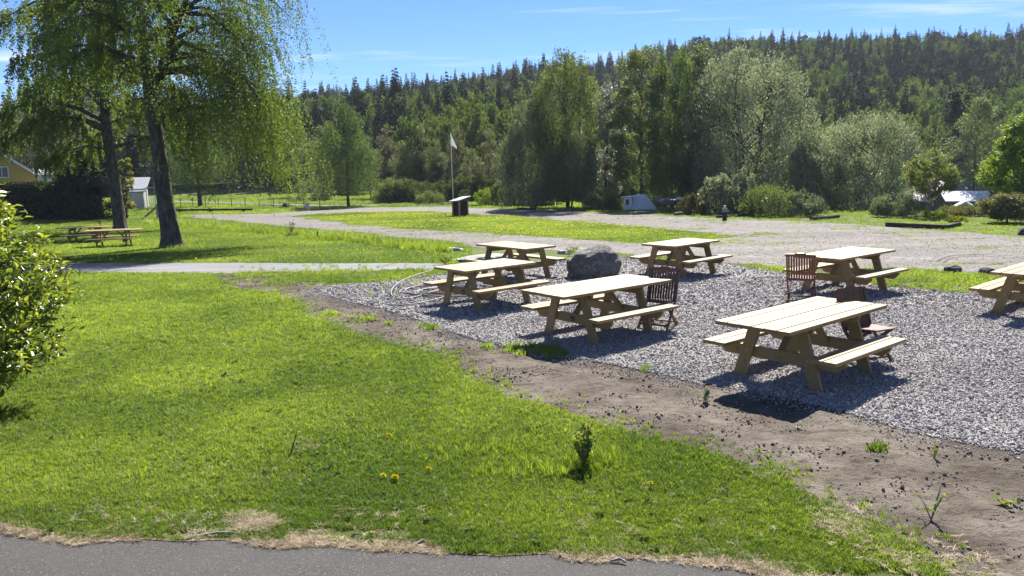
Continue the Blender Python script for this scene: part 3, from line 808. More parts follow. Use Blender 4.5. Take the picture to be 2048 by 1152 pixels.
def picnic_table(x, y, deg, L, label, plate=False, group='picnic tables on the gravel terrace', z=None, Lb=1.68, sink=0.0, topmat=None):
    t = empty('picnic_table', (x, y, (float(zg(x, y)) if z is None else z) + sink), R(deg))
    tag(t, label, 'picnic table', group)
    rr = random.Random(int(x * 100 + y * 7))
    for i in range(6):
        link('top_plank', plank(L, mat=topmat), t, (rr.uniform(-.003, .003), (i - 2.5) * .157, HT + rr.uniform(-.0015, .0015)), (0, 0, rr.uniform(-.001, .001)))
    for s in (-1, 1):
        for i in range(2):
            link('bench_plank', plank(Lb), t, (rr.uniform(-.003, .003), s * (.836 - .0725 - i * .157), HB + rr.uniform(-.0015, .0015)))
    for e in (-1, 1):
        for s in (-1, 1):
            o = link('leg', F_LEG, t, (e * (LS / 2 - .0225), 0, 0), (0, 0, 0 if s > 0 else math.pi))
            for q, zz in ((.385 + .0, .33), (.29, .64)):
                link('bolt', BOLT, o, (-.0225 if (e * (1 if s > 0 else -1)) < 0 else .0305, q, zz))
        link('cleat', F_CLEAT, t, (e * (LS / 2 - .0685), 0, 0))
        link('crossbeam', F_BEAM, t, (e * (LS / 2 - .0685), 0, 0))
        link('brace', F_BRACE, t, (0, 0, 0), (0, 0, 0 if e > 0 else math.pi))
    if plate: link('name_plate', F_PLATE, t, (-LS / 2 + .0455 - .002, -.02, HB - BT - .07))
    return t
PZ = 0.028
picnic_table(3.481, 9.114, 40.2, 2.27, 'nearest picnic table, pale new wood, closest to the grass on the right', z=PZ)
picnic_table(1.299, 11.584, 38.7, 2.27, 'picnic table in front of the boulder, black plate on its crossbeam', True, z=PZ)
picnic_table(-.475, 14.268, 40.9, 1.68, 'picnic table beside the coiled hoses, its top stained', True, z=PZ, topmat=STAINED)
picnic_table(.09, 18.006, 131.1, 1.76, 'picnic table turned crosswise, behind the hoses and left of the boulder', z=PZ - .03)
picnic_table(3.92, 17.91, 41.9, 1.73, 'picnic table behind the boulder to the right, near the island tip', True, z=PZ - .03)
picnic_table(6.485, 15.019, 38.7, 2.10, 'picnic table with the reddish folding chair at its near end', z=PZ)
picnic_table(8.628, 12.455, 41.0, 2.2, 'picnic table cut off by the right edge of the picture', z=PZ)
p = at(229, 493.5); picnic_table(p.x, p.y, 14, 2.27, 'front one of the two picnic tables on the grass under the birches', group='picnic tables under the birches', sink=-.01)
p = at(173, 484.5); picnic_table(p.x, p.y, 10, 2.27, 'rear one of the two picnic tables on the grass by the dark hedge', group='picnic tables under the birches', sink=-.01)

def folding_chair(loc, deg, mat, label):
    t = empty('folding_chair', loc, R(deg)); tag(t, label, 'chair', 'folding wooden garden chairs')
    W = .23
    A, B, C = Vector((-.27, 0, .88)), Vector((-.125, 0, .41)), Vector((.25, 0, 0))
    for s in (-1, 1):
        o = Vector((0, s * W, 0))
        link('back_post', MB().bar(A + o, B + o, .024, .04, (1, 0, 0)).bar(B + o, C + o, .024, .04, (1, 0, 0)).mesh('back_post', mat), t)
        o2 = Vector((0, s * (W - .03), 0))
        link('leg', MB().bar(Vector((.22, 0, .43)) + o2, Vector((-.30, 0, 0)) + o2, .024, .04, (1, 0, 0)).mesh('leg', mat), t)
        link('seat_rail', MB().bar(Vector((-.15, 0, .405)) + o2 * .9, Vector((.25, 0, .425)) + o2 * .9, .022, .035).mesh('seat_rail', mat), t)
    # crest rail with a raised, curved middle
    prof = [(-W - .03, -.005), (W + .03, -.005), (W + .035, .03), (W - .02, .045), (.10, .048), (.06, .066), (-.06, .066), (-.10, .048), (-W + .02, .045), (-W - .035, .03)]
    o = link('crest_rail', MB().prism(prof, 0, -.014, .014).mesh('crest_rail', mat), t, (A.x, 0, A.z - .02), (0, -.295, 0))
    link('lower_rail', MB().bar(B + Vector((-.01, -W, .02)), B + Vector((-.01, W, .02)), .022, .045).mesh('lower_rail', mat), t)
    sl = MB().bar((0, 0, 0), (A - B) * .98 + Vector((0, 0, 0)), .031, .012, (1, 0, 0)).mesh('slat', mat)
    for i in range(10): link('back_slat', sl, t, B + Vector((-.005, (i - 4.5) * .0435, .01)))
    ss = MB().box((-.026, -.205, -.009), (.026, .205, .009)).mesh('seat_slat', mat)
    for i in range(7): link('seat_slat', ss, t, (-.12 + i * .061, 0, .432 + i * .002))
    for q, z_ in ((.20, .075), (-.24, .06)):
        link('stretcher', MB().bar((q - .02, -W, z_), (q - .02, W, z_), .02, .025).mesh('stretcher', mat), t)
    return t
def chair_at(px_, py_, deg, mat, label):
    p = at(px_, py_, .92); a = R(deg)
    folding_chair((p.x + .27 * math.cos(a), p.y + .27 * math.sin(a), PZ - .002), deg, mat, label)
chair_at(1601, 509, 62, TEAK, 'reddish brown folding chair with its back to us at the table end')
chair_at(1700, 577, -66, TEAKG, 'greyish brown folding chair half hidden behind the nearest picnic table')
chair_at(1330, 537, -122, TEAKG, 'dark folding chair behind the table that stands before the boulder')

# boulder
def blob(name, mat, size, seed, sub=4, amp=.16, freq=1.3, cut=-.35, bumps=()):
    from mathutils import noise as mn
    bm = bmesh.new(); bmesh.ops.create_icosphere(bm, subdivisions=sub, radius=1.0)
    for v in bm.verts:
        d = v.co.normalized(); sv = d * freq + Vector((seed * 3.1, seed, 0))
        k = 1 + amp * mn.noise(sv) * 1.6 + amp * .75 * abs(mn.noise(sv * 2.3)) * -1.4 + amp * .22 * mn.noise(sv * 7) + amp * .10 * mn.noise(sv * 17)
        for bd, ba, bw in bumps: k += ba * math.exp(-((d - Vector(bd).normalized()).length / bw) ** 2)
        c = d * k
        c.z = max(c.z, cut)
        v.co = Vector((c.x * size[0], c.y * size[1], (c.z - cut) * size[2]))
    me = bpy.data.meshes.new(name); bm.to_mesh(me); bm.free(); me.materials.append(mat)
    me.polygons.foreach_set('use_smooth', [True] * len(me.polygons)); return me
def m_rock(name, ca, cb, lich=(0.27, 0.26, 0.23)):
    n = N(name); v = n.coord()
    a = n.noise(v, 1.6, 6, .6); b = n.noise(v, 9, 6, .7); c = n.voro(v, 26)
    col = n.mix(n.rng(a, .35, .65), ca, cb)
    col = n.mix(n.rng(b, .50, .62, 0, .9), col, lich)
    col = n.mix(n.rng(c, .0, .5, .45, 0), col, tuple(x * .5 for x in ca))
    return n.done(n.bsdf(col, .8, .3, n.bump(n.math('ADD', n.math('ADD', b, a), n.noise(v, 40, 4)), 1.0, .06)))
ROCK = m_rock('grey_granite', (0.09, 0.085, 0.078), (0.20, 0.188, 0.172))
p = at(1184, 556)
b = link('boulder', blob('boulder', ROCK, (.63, .55, .53), 2.3, 5, .12, 1.3, -.38, [((.45, -.1, 1), .24, .55), ((-.8, -.3, .35), .10, .4), ((-.45, -.2, 1), -.13, .45)]), None, (p.x, p.y + .02, -.02), (0, R(5), R(15)))
tag(b, 'large grey granite boulder between the picnic tables', 'boulder')
STONE = m_rock('dark_stone', (0.04, 0.038, 0.036), (0.085, 0.08, 0.075))
for px_, py_, w, lab in [(1904, 546, .20, 'left one of two dark stones on the verge by the gravel road'), (1972, 549, .17, 'right one of two dark stones on the verge, close to the cut-off table'),
                         (2046, 470, .30, 'dark stone at the right picture edge beyond the gravel road')]:
    p = at(px_, py_); o = link('stone', blob('stone', STONE, (w, w * .7, w * .75), px_ * .013, 3, .22), None, (p.x, p.y, p.z), (0, 0, px_)); tag(o, lab, 'stone', 'dark stones by the gravel road')
SLAB = m_rock('pale_slab', (0.33, 0.32, 0.30), (0.50, 0.48, 0.45), (0.25, 0.24, 0.21))
for px_, py_, sx, sy, sz, lab in [(962, 520, .95, .45, .12, 'pale flat stone slab behind the coiled hoses table'), (905, 505, .38, .2, .14, 'small pale stone in the long grass by the road'),
                                  (1130, 508, .30, .2, .10, 'small pale stone beside the crosswise picnic table'), (297, 448, .45, .3, .18, 'grey stone in the grass beside the leaning prop')]:
    p = at(px_, py_); o = link('flat_stone', blob('flat_stone', SLAB, (sx, sy, sz), px_ * .017, 4, .18), None, (p.x, p.y, p.z), (0, 0, px_)); tag(o, lab, 'stone')

# hoses lying in loops
def hose(name, cx, cy, loops, r0, r1, rad, mat, label, seed, tail=(), head=()):
    r = random.Random(seed); pts = [Vector((*at(*h).xy, 0)) for h in head]
    for i in range(int(loops * 16)):
        a = i / 16 * 2 * math.pi + seed
        k = r0 + (r1 - r0) * (0.5 + .5 * math.sin(i * .21 + seed)) 
        pts.append(Vector((cx + k * math.cos(a) * 1.15 + .10 * math.sin(i * .11 + seed), cy + k * math.sin(a) * .8 + .1 * math.cos(i * .17), 0)))
    pts += [Vector((*at(*h).xy, 0)) for h in tail]
    sm = []
    for i in range(len(pts) - 1):
        for k in range(3): sm.append(pts[i].lerp(pts[i + 1], k / 3))
    for _ in range(3): sm = [sm[0]] + [(sm[i - 1] + sm[i] * 2 + sm[i + 1]) / 4 for i in range(1, len(sm) - 1)] + [sm[-1]]
    sm = [Vector((p.x, p.y, .045 + rad + .045 * (0.5 + .5 * math.sin(i * .083 + seed)) * (1 if i > 8 else .2))) for i, p in enumerate(sm)]
    o = link(name, MB().tube(sm, rad, 6).mesh(name, mat, True)); return tag(o, label, 'hose', 'hoses coiled on the gravel')
HG = plain('grey_hose', (0.17, 0.165, 0.155), .55, .4, .15); HD = plain('dark_hose', (0.045, 0.045, 0.048), .5, .4, .2); HR = plain('reddish_hose', (0.25, 0.10, 0.085), .5, .4, .2)
hc = at(900, 588)
hose('garden_hose', hc.x, hc.y, 4.2, .45, .95, .014, HG, 'pale grey hose in wide loops left of the picnic table', 1.0, [(812, 612), (775, 600), (790, 575), (830, 560), (880, 549)], [(775, 616), (800, 618), (850, 614)])
hose('garden_hose', hc.x + .1, hc.y - .05, 3.1, .25, .62, .017, HD, 'dark hose coiled tightly among the pale loops', 4.2, [(960, 592), (1010, 583)])
hose('garden_hose', hc.x + .12, hc.y - .12, 1.6, .22, .40, .014, HR, 'reddish hose at the middle of the coil', 2.6)
cb = [at(1060, 579), at(1085, 572), at(1110, 567), at(1135, 562)]
o = link('cable', MB().tube([Vector((q.x, q.y, .075)) for q in cb], .014, 6).mesh('cable', HD, True)); tag(o, 'thin dark cable running from the hoses to the boulder', 'cable')

# ------------------------------------------------------------------ trees
def leaves_mesh(name, C, D, NRM, ln, wd, tint, mat, tri=False):
    """one rhombus (or triangle) per leaf: C centre, D direction, NRM rough normal"""
    D = D / (np.linalg.norm(D, axis=1, keepdims=True) + 1e-9)
    S = np.cross(D, NRM); S = S / (np.linalg.norm(S, axis=1, keepdims=True) + 1e-9)
    ln = np.broadcast_to(ln, (len(C),))[:, None]; wd = np.broadcast_to(wd, (len(C),))[:, None]
    if tri:
        V = np.stack([C - D * ln * .5 - S * wd * .5, C - D * ln * .3 + S * wd * .5, C + D * ln * .5], 1)
        k = 3
    else:
        V = np.stack([C - D * ln * .5, C - S * wd * .5 - D * ln * .08, C + D * ln * .5, C + S * wd * .5 - D * ln * .08], 1)
        k = 4
    F = np.arange(len(C) * k).reshape(-1, k)
    return np_mesh(name, V.reshape(-1, 3), F, mat, np.repeat(tint, k))
def rdir(rng, n):
    v = rng.normal(size=(n, 3)); return v / np.linalg.norm(v, axis=1, keepdims=True)
def m_bark(name, ca, cb, sc=1.0, crack=(0.02, 0.018, 0.015)):
    n = N(name); v = n.coord()
    a = n.noise(n.mapping(v, (4, 4, 1.2)), 2.0 * sc, 6, .65, .5); b = n.voro(n.mapping(v, (7, 7, 2.2)), 1.6 * sc)
    col = n.mix(n.rng(a, .38, .62), ca, cb)
    col = n.mix(n.rng(b, .05, .35, .75, 0), col, crack)
    return n.done(n.bsdf(col, .9, .15, n.bump(n.math('ADD', a, b), .9, .04)))
BARK = m_bark('rough_birch_bark', (0.045, 0.040, 0.034), (0.115, 0.104, 0.09))
BARK2 = m_bark('dark_bark', (0.035, 0.03, 0.024), (0.075, 0.064, 0.05))
BIRCHW = m_bark('pale_birch_bark', (0.17, 0.165, 0.155), (0.35, 0.34, 0.32), .7)
BARKM = m_bark('pale_maple_bark', (0.16, 0.135, 0.10), (0.26, 0.225, 0.17))
L_BIRCH = leaf_mat('birch_leaves', (0.060, 0.098, 0.018), (0.185, 0.225, 0.050), .48, (1.05, 1.15, .50), .55, .22)
L_BIRCHF = leaf_mat('far_birch_leaves', (0.062, 0.105, 0.034), (0.150, 0.195, 0.072), .40, (1.15, 1.18, .6), .55, .22)
L_WILL = leaf_mat('willow_leaves', (0.092, 0.120, 0.066), (0.320, 0.340, 0.225), .38, (1.10, 1.13, .80), .48, .30)
L_WILD = leaf_mat('grey_willow_leaves', (0.070, 0.107, 0.052), (0.210, 0.239, 0.152), .30, (1.25, 1.2, .75), .55, .22)
L_ASP = leaf_mat('aspen_leaves', (0.070, 0.110, 0.044), (0.170, 0.215, 0.092), .38, (1.35, 1.25, .55), .55, .22)
L_ALD = leaf_mat('early_alder_leaves', (0.096, 0.099, 0.043), (0.181, 0.186, 0.084), .35, (1.2, 1.15, .7), .55, .22)
L_MAP = leaf_mat('young_maple_leaves', (0.10, 0.125, 0.035), (0.235, 0.24, 0.085), .45, (1.0, 1.12, .55), .55, .22)
L_LIME = leaf_mat('fresh_lime_leaves', (0.087, 0.160, 0.023), (0.196, 0.275, 0.043), .45, (1.4, 1.3, .45), .55, .22)
L_DARK = leaf_mat('dark_evergreen', (0.010, 0.020, 0.009), (0.030, 0.046, 0.016), .15, (1.2, 1.1, .7), .55, .22)
L_YEL = leaf_mat('yellow_bush_leaves', (0.14, 0.15, 0.028), (0.29, 0.275, 0.05), .45, (1.0, 1.1, .5), .55, .22)
L_BRN = leaf_mat('bronze_bush_leaves', (0.065, 0.062, 0.028), (0.13, 0.115, 0.05), .3, (1.2, 1.1, .7), .55, .22)

PROF = dict(
    round=lambda t: np.sqrt(np.clip(1 - (2 * t - 1) ** 2, 0, 1)) ** .8,
    dome=lambda t: np.clip(1 - t ** 4.0, 0, 1) ** .5 * (0.72 + .28 * np.clip(t * 4, 0, 1)),
    ovoid=lambda t: np.clip(np.sin(np.pi * np.clip(t, 0, 1) ** .72), 0, 1) ** .75,
    column=lambda t: np.clip(np.sin(np.pi * np.clip(t * .93 + .05, 0, 1) ** .7), 0, 1) ** .55,
    cone=lambda t: np.clip(1 - t, 0, 1) ** .85)
def crown_points(rng, H, z0, Rad, prof, nclump, flat=.35):
    t = rng.uniform(0, 1, nclump * 3); r = PROF[prof](t)
    k = rng.uniform(0, 1, len(t)) < r * .85 + .15
    t, r = t[k][:nclump], r[k][:nclump]
    a = rng.uniform(0, 6.283, len(t)); q = flat + (1 - flat) * np.sqrt(rng.uniform(0, 1, len(t)))
    # uneven outline: the envelope swells and shrinks with direction and height
    lump = 0.80 + 0.36 * fbm(a * 1.3 + 5, t * 5.0, int(H * 10), 3)
    return np.stack([np.cos(a) * r * q * Rad * lump, np.sin(a) * r * q * Rad * lump, z0 + t * (H - z0) * (0.94 + .1 * lump)], -1), t
def make_tree(seed, H, z0, Rad, prof, nclump, cr, per, leaf, mat, bark, tr, style='ball', lean=0.0, nlimb=16, fork=1, tri=True, flat=.35, up=0.0):
    """-> trunk mesh, crown mesh. Clumps of separate leaves hung on tapering limbs"""
    rng = np.random.default_rng(seed)
    C, T = crown_points(rng, H, z0, Rad, prof, nclump, flat)
    C[:, 0] += lean * C[:, 2]
    mb = MB()
    top = Vector((lean * H * .85, 0, H * .86))
    stems = []
    for f in range(fork):
        a = 6.283 * f / max(1, fork) + rng.uniform(0, 1); sp = 0 if fork == 1 else Rad * .42
        path = [Vector((0.10 * sp * math.cos(a), .1 * sp * math.sin(a), -.1))]
        for k in range(1, 7):
            q = k / 6; path.append(Vector((lean * H * .86 * q + sp * math.cos(a) * q ** .8 + rng.normal(0, .02 * H * .3), sp * math.sin(a) * q ** .8 + rng.normal(0, .02 * H * .3), H * .86 * q * (1 if f == 0 else rng.uniform(.8, 1)))))
        rad = [tr * (1.25 if fork == 1 else .75)] + [tr * (1 if fork == 1 else .62) * (1 - k / 6.6) for k in range(1, 7)]
        mb.tube(path, rad, 8); stems.append(path)
    order = rng.permutation(len(C))[:nlimb]
    for i in order:
        st = stems[int(rng.integers(0, len(stems)))]
        c = Vector(C[i]); zz = max(z0 * .8, c.z - .55 * math.hypot(c.x - lean * c.z, c.y) - .3)
        q = min(5.99, max(0.2, zz / (H * .86) * 6)); k = int(q); s = st[k].lerp(st[k + 1], q - k)
        mid = s.lerp(c, .5) + Vector((0, 0, .12 * (c - s).length))
        mb.tube([s, mid, c], [tr * .30, tr * .17, tr * .05], 5, False)
    n = len(C) * per
    cc = np.repeat(C, per, 0); ct = np.repeat(rng.uniform(0, 1, len(C)), per)
    u = rdir(rng, n); rr = cr * rng.uniform(.35, 1.0, n)[:, None] * np.repeat(rng.uniform(.65, 1.35, len(C)), per)[:, None]
    if style == 'weep':
        P = cc + u * rr * np.array([.75, .75, .8]); P[:, 2] -= rng.exponential(cr * 1.0, n)
        D = rdir(rng, n) * .6 + np.array([0, 0, -1.0]); P[:, 2] = np.maximum(P[:, 2], z0 * .75)
    elif style == 'up':
        P = cc + u * rr * np.array([.85, .85, 1.15]); D = rdir(rng, n) * .7 + np.array([0, 0, 1.0]) + u * .5
    else:
        P = cc + u * rr * np.array([1, 1, .75]); D = rdir(rng, n) + u * .5
    P[:, 2] = np.maximum(P[:, 2], .15)
    NR = rdir(rng, n) + np.array([0, 0, .55])
    tint = np.clip(ct * .55 + rng.uniform(0, .55, n), 0, 1)
    ls = leaf * rng.uniform(.65, 1.3, n)
    return mb.mesh('trunk', bark, True), leaves_mesh('crown', P, D, NR, ls, ls * .62, tint, mat, tri)
def tree(name, label, loc, meshes, rz=0.0, sc=(1, 1, 1), group=None, cat='tree'):
    t = empty(name, loc, rz, sc); tag(t, label, cat, group)
    link('trunk' if cat == 'tree' else 'stems', meshes[0], t); link('crown' if cat == 'tree' else 'foliage', meshes[1], t)
    return t

# --- the weeping birches on the left
def rough_trunk(mb, pts, rad, seed, n=26, step=.09):
    P = [Vector(p) for p in pts]; path, rr = [], []
    for i in range(len(P) - 1):
        m_ = max(1, int((P[i + 1] - P[i]).length / step))
        for k in range(m_):
            q = k / m_; path.append(P[i].lerp(P[i + 1], q)); rr.append(rad[i] * (1 - q) + rad[i + 1] * q)
    path.append(P[-1]); rr.append(rad[-1])
    for _ in range(6): path = [path[0]] + [(path[i - 1] + path[i] * 2 + path[i + 1]) / 4 for i in range(1, len(path) - 1)] + [path[-1]]
    b = len(mb.v); mb.tube(path, rr, n)
    zs = np.repeat(np.arange(len(path)) * step, n); an = np.tile(np.arange(n) / n, len(path)); R0 = np.repeat(np.array(rr), n); low = np.exp(-zs / .5)
    # bark plates: vertical ridges broken into blocks, root flare at the foot
    k = (fbm(np.cos(an * 6.283) * 6 + 20, np.sin(an * 6.283) * 6 + zs * 1.6, seed, 4) - .5) * .20 + (fbm(np.cos(an * 6.283) * 2.2 + 9, np.sin(an * 6.283) * 2.2 + zs * .5, seed + 9, 2) - .5) * .16
    k += low * .30 * np.maximum(0, np.sin(an * 6.283 * 5 + seed))
    C = np.repeat(np.array([tuple(p) for p in path]), n, 0); V = np.array(mb.v[b:b + len(C)])
    V = C + (V - C) * (1 + k)[:, None]
    mb.v[b:b + len(C)] = [tuple(v) for v in V]
def weeping_birch(name, label, loc, sc, leaders, nbr, zlo, zhi, length, strands, leaf, seed, explicit=(), longside=True, perst=70):
    rng = np.random.default_rng(seed); mb = MB(); paths = []
    for pts, rad in leaders:
        rough_trunk(mb, [Vector(p) * sc for p in pts], [r * sc for r in rad], seed + 3); paths.append([Vector(p) * sc for p in pts])
    brs = []
    for pts in explicit:
        pv = [Vector(p) * sc for p in pts]; brs.append(pv)
    for i in range(nbr):
        z = zlo + (zhi - zlo) * ((i + rng.uniform(0, 1)) / nbr); pth = paths[int(rng.integers(0, len(paths)))]
        cand = [k for k in range(len(pth) - 1) if pth[k].z <= z <= pth[k + 1].z]
        if not cand: pth = paths[0]; cand = [k for k in range(len(pth) - 1) if pth[k].z <= z <= pth[k + 1].z] or [len(pth) - 2]
        k = cand[0]; s = pth[k].lerp(pth[k + 1], (z - pth[k].z) / max(.01, pth[k + 1].z - pth[k].z))
        a = i * 2.399 + rng.uniform(-.4, .4); L = length * rng.uniform(.7, 1.1) * (1.0 - .45 * max(0, (z - zlo) / (zhi - zlo) - .3))
        b = []
        for t in np.linspace(0, 1, 7):
            r = L * t; b.append(s + Vector((math.cos(a) * r + .12 * L * math.sin(t * 5 + i) * .3, math.sin(a) * r + .10 * math.sin(t * 7 + i), L * (.62 * t - .72 * t * t) + rng.normal(0, .05))))
        brs.append(b)
    CC, DD, TT = [], [], []
    for bi, b in enumerate(brs):
        Lb = (b[-1] - b[0]).length; r0 = .020 * Lb + .02
        mb.tube(b, [r0 * (1 - .88 * k / (len(b) - 1)) for k in range(len(b))], 6, False)
        nb = len(b) - 1
        for j in range(int(strands * 1.6) if bi < len(explicit) else strands):
            q = (0.18 + .82 * rng.uniform(0, 1) ** .8) * nb; k = min(nb - 1, int(q)); s = b[k].lerp(b[k + 1], q - k)
            out = Vector((s.x - b[0].x, s.y - b[0].y, 0)); out = out.normalized() if out.length > .01 else Vector((1, 0, 0))
            side = Vector((-out.y, out.x, 0)) * rng.normal(0, .55) + out * rng.normal(0, .25)
            start = np.array(s + side * .8) + np.array([0, 0, rng.uniform(-.1, .45)])
            SL = rng.uniform(.5, 1.7) * sc
            if longside and s.x > .5: SL = rng.uniform(1.2, 4.6)
            SL = min(SL, max(.4, s.z - rng.uniform(.9, 2.6)))
            t = np.sort(rng.uniform(0, 1, perst)); sway = rng.normal(0, .10, 2)
            p = start + np.stack([(out.x * .22 + sway[0]) * np.sqrt(t) * SL, (out.y * .22 + sway[1]) * np.sqrt(t) * SL, -t * SL + .10 * np.sin(t * 2)], -1)
            p += rng.normal(0, .055 * sc, p.shape)
            CC.append(p); DD.append(rdir(rng, perst) * .9 + np.array([0, 0, -.8])); TT.append(np.clip(rng.uniform(0, .5) + rng.uniform(0, .5, perst), 0, 1))
            if j % 4 == 0:
                mb.tube([tuple(s), tuple(start * .5 + np.array(s) * .5), tuple(start + np.array([0, 0, -.4 * SL]))], [.012, .008, .004], 3, False)
    C = np.concatenate(CC); D = np.concatenate(DD); T = np.concatenate(TT)
    ls = leaf * rng.uniform(.7, 1.25, len(C))
    t = empty(name, loc); tag(t, label, 'tree')
    link('trunk', mb.mesh('trunk', BARK, True), t)
    link('crown', leaves_mesh('crown', C, D, rdir(rng, len(C)), ls, ls * .72, T, L_BIRCH), t)
    return t
P1 = at(345, 497)
weeping_birch('weeping_birch', 'large weeping birch with leaning forked trunk in front of the picnic tables', P1, 1.0,
    [([(0.02, 0.00, -0.15), (0.01, 0.00, 0.08), (0.00, 0.00, 0.50), (-0.13, 0.00, 2.00), (-0.21, 0.00, 4.00), (-0.32, 0.00, 5.60), (-0.40, 0.00, 6.85), (-0.48, 0.00, 8.50), (-0.69, 0.10, 10.10), (-0.84, 0.20, 12.50), (-0.93, 0.30, 15.00)],
      [.54, .43, .36, .30, .27, .25, .215, .17, .13, .09, .04]),
     ([(-0.32, 0.00, 6.30), (0.29, 0.10, 7.50), (0.86, 0.20, 8.90), (1.41, 0.30, 10.10), (2.05, 0.40, 12.30), (2.49, 0.50, 14.00)], [.165, .145, .12, .095, .06, .03])],
    34, 6.6, 13.6, 4.7, 50, .076, 5,
    [[(-0.27, 0.00, 5.60), (0.31, -0.30, 5.95), (0.73, -0.60, 5.95), (1.22, -0.90, 5.60), (1.85, -1.20, 4.90)],
     [(0.39, 0.10, 7.60), (0.82, 0.30, 7.80), (1.57, 0.60, 7.70), (2.47, 0.80, 7.20), (3.27, 1.00, 6.30), (3.95, 1.20, 5.20)],
     [(0.60, 0.20, 8.60), (1.29, -0.40, 9.20), (2.60, -0.90, 9.00), (3.78, -1.20, 8.00), (4.56, -1.40, 6.60)],
     [(0.12, 0.00, 7.30), (1.01, -0.20, 7.00), (2.27, -0.30, 6.90), (3.67, -0.40, 6.20), (4.55, -0.40, 5.20)],
     [(0.72, 0.20, 9.40), (1.70, 0.60, 9.60), (2.99, 0.90, 9.20), (3.98, 1.10, 8.20)],
     [(0.20, 0.00, 7.00), (1.27, 0.90, 7.30), (2.97, 1.60, 6.90), (4.26, 1.90, 5.90), (4.95, 2.00, 4.90)],
     [(0.39, 0.10, 7.60), (1.48, -1.00, 8.00), (3.07, -1.60, 7.40), (4.16, -1.90, 6.40), (4.85, -2.00, 5.30)],
     [(-0.26, 0.00, 5.20), (0.79, 0.60, 5.70), (1.85, 1.00, 5.70), (3.04, 1.30, 5.00), (3.84, 1.50, 4.10)],
     [(-0.40, 0.00, 6.80), (-1.46, 0.40, 7.50), (-2.52, 0.70, 8.00), (-3.73, 1.00, 7.90), (-4.79, 1.20, 7.20)],
     [(-0.49, 0.00, 8.30), (-1.53, -0.50, 9.00), (-2.58, -0.80, 9.70), (-3.98, -1.00, 9.60), (-5.24, -1.20, 8.90)]])
P2 = at(240, 461)
weeping_birch('weeping_birch', 'second weeping birch with dark straight trunk right of the rear picnic table', P2, 1.0,
    [([(0.03, 0.00, -0.15), (0.01, 0.00, 0.10), (0.02, 0.00, 0.80), (-0.09, 0.00, 3.70), (-0.24, 0.00, 6.00), (-0.06, 0.00, 9.00), (0.16, 0.00, 12.00), (0.50, 0.00, 17.00)], [.50, .38, .33, .30, .27, .22, .15, .04])],
    30, 4.6, 15.5, 6.0, 46, .115, 8, [[(-0.21, 0.00, 5.60), (-1.44, -0.30, 6.40), (-3.02, -0.50, 6.60), (-4.47, -0.70, 6.00), (-5.56, -0.80, 5.00)], [(-0.18, 0.00, 7.00), (-1.68, 0.50, 8.20), (-3.64, 0.80, 8.60), (-5.70, 1.00, 8.00)],
     [(-0.10, 0.00, 4.60), (-0.97, -0.50, 4.90), (-2.20, -1.00, 4.60), (-3.06, -1.30, 3.90)]], False)

# --- individual trees of the middle distance: px, base y, top y, width px, then make_tree settings
def mid_tree(name, label, px_, by, ty, wpx, seed, prof, z0f, nclump, crf, per, leaf, mat, bark, trf=.016, group=None, cat='tree', depth=None, **kw):
    p = at(px_, by)
    if depth: q = atd(px_, by, depth); p = Vector((q.x, q.y, float(zg(q.x, q.y))))
    d = math.hypot(p.x, p.y)
    dep = p.y * math.cos(CAM_PITCH) - (p.z - CAM_H) * math.sin(CAM_PITCH)
    top = atd(px_, ty, dep); H = top.z - p.z; Rad = wpx / 2 * dep / CAM_F
    ms = make_tree(seed, H, z0f * H, Rad, prof, nclump, crf * Rad, per, leaf, mat, bark, trf * H, **kw)
    return tree(name, label, p, ms, 0, group=group, cat=cat)
mid_tree('weeping_birch', 'lone weeping birch with visible trunk left of the flagpole', 697, 413, 216, 122, 101, 'ovoid', .16, 120, .30, 190, .17, L_BIRCHF, BARK2, .014, style='weep', nlimb=20)
G_W = 'waterside trees along the far side of the gravel road'
mid_tree('willow_tree', 'grey-green willow right of the flagpole with low spreading crown', 1065, 412, 196, 128, 102, 'ovoid', .05, 150, .30, 170, .17, L_WILD, BARK2, .014, G_W, style='weep', nlimb=26, fork=2, depth=62)
mid_tree('aspen_tree', 'tall dark aspen rising behind the grey-green willow', 1135, 410, 114, 136, 103, 'round', .10, 150, .30, 150, .17, L_ASP, BARK2, .012, G_W, style='weep', depth=62)
mid_tree('willow_tree', 'leafy willow with forked trunk left of the silvery one', 1140, 412, 250, 100, 104, 'ovoid', .12, 100, .30, 160, .16, L_WILD, BARK2, .018, G_W, fork=2, style='weep', nlimb=30, depth=62)
mid_tree('silver_willow', 'narrow silvery willow shimmering in the middle of the tree row', 1212, 414, 166, 92, 105, 'ovoid', .06, 130, .30, 170, .17, leaf_mat('silver_leaves', (0.109, 0.131, 0.087), (0.348, 0.362, 0.290), .25, (1.2, 1.2, .9), .5, .3), BARK2, .013, G_W, style='ball', depth=66)
mid_tree('aspen_tree', 'broad dark aspen standing over the white cabin', 1283, 418, 118, 122, 106, 'round', .10, 160, .28, 170, .17, L_ASP, BARK2, .016, G_W, style='ball', nlimb=30, depth=63)
mid_tree('birch_tree', 'tall yellow-green birch behind the dark aspen', 1345, 408, 116, 116, 107, 'round', .12, 120, .30, 150, .18, L_BIRCHF, BIRCHW, .011, G_W, style='weep', depth=62)
mid_tree('aspen_tree', 'dark aspen between the tall birch and the big round willow', 1398, 412, 104, 110, 108, 'ovoid', .12, 120, .30, 140, .18, L_ASP, BARK2, .012, G_W, style='ball', depth=63)
mid_tree('round_willow', 'biggest round willow with pale sunlit crown behind the gravel road', 1492, 425, 120, 262, 109, 'dome', .04, 330, .185, 150, .165, L_WILL, BARK2, .018, G_W, style='up', nlimb=70, fork=5, flat=.3, depth=60)
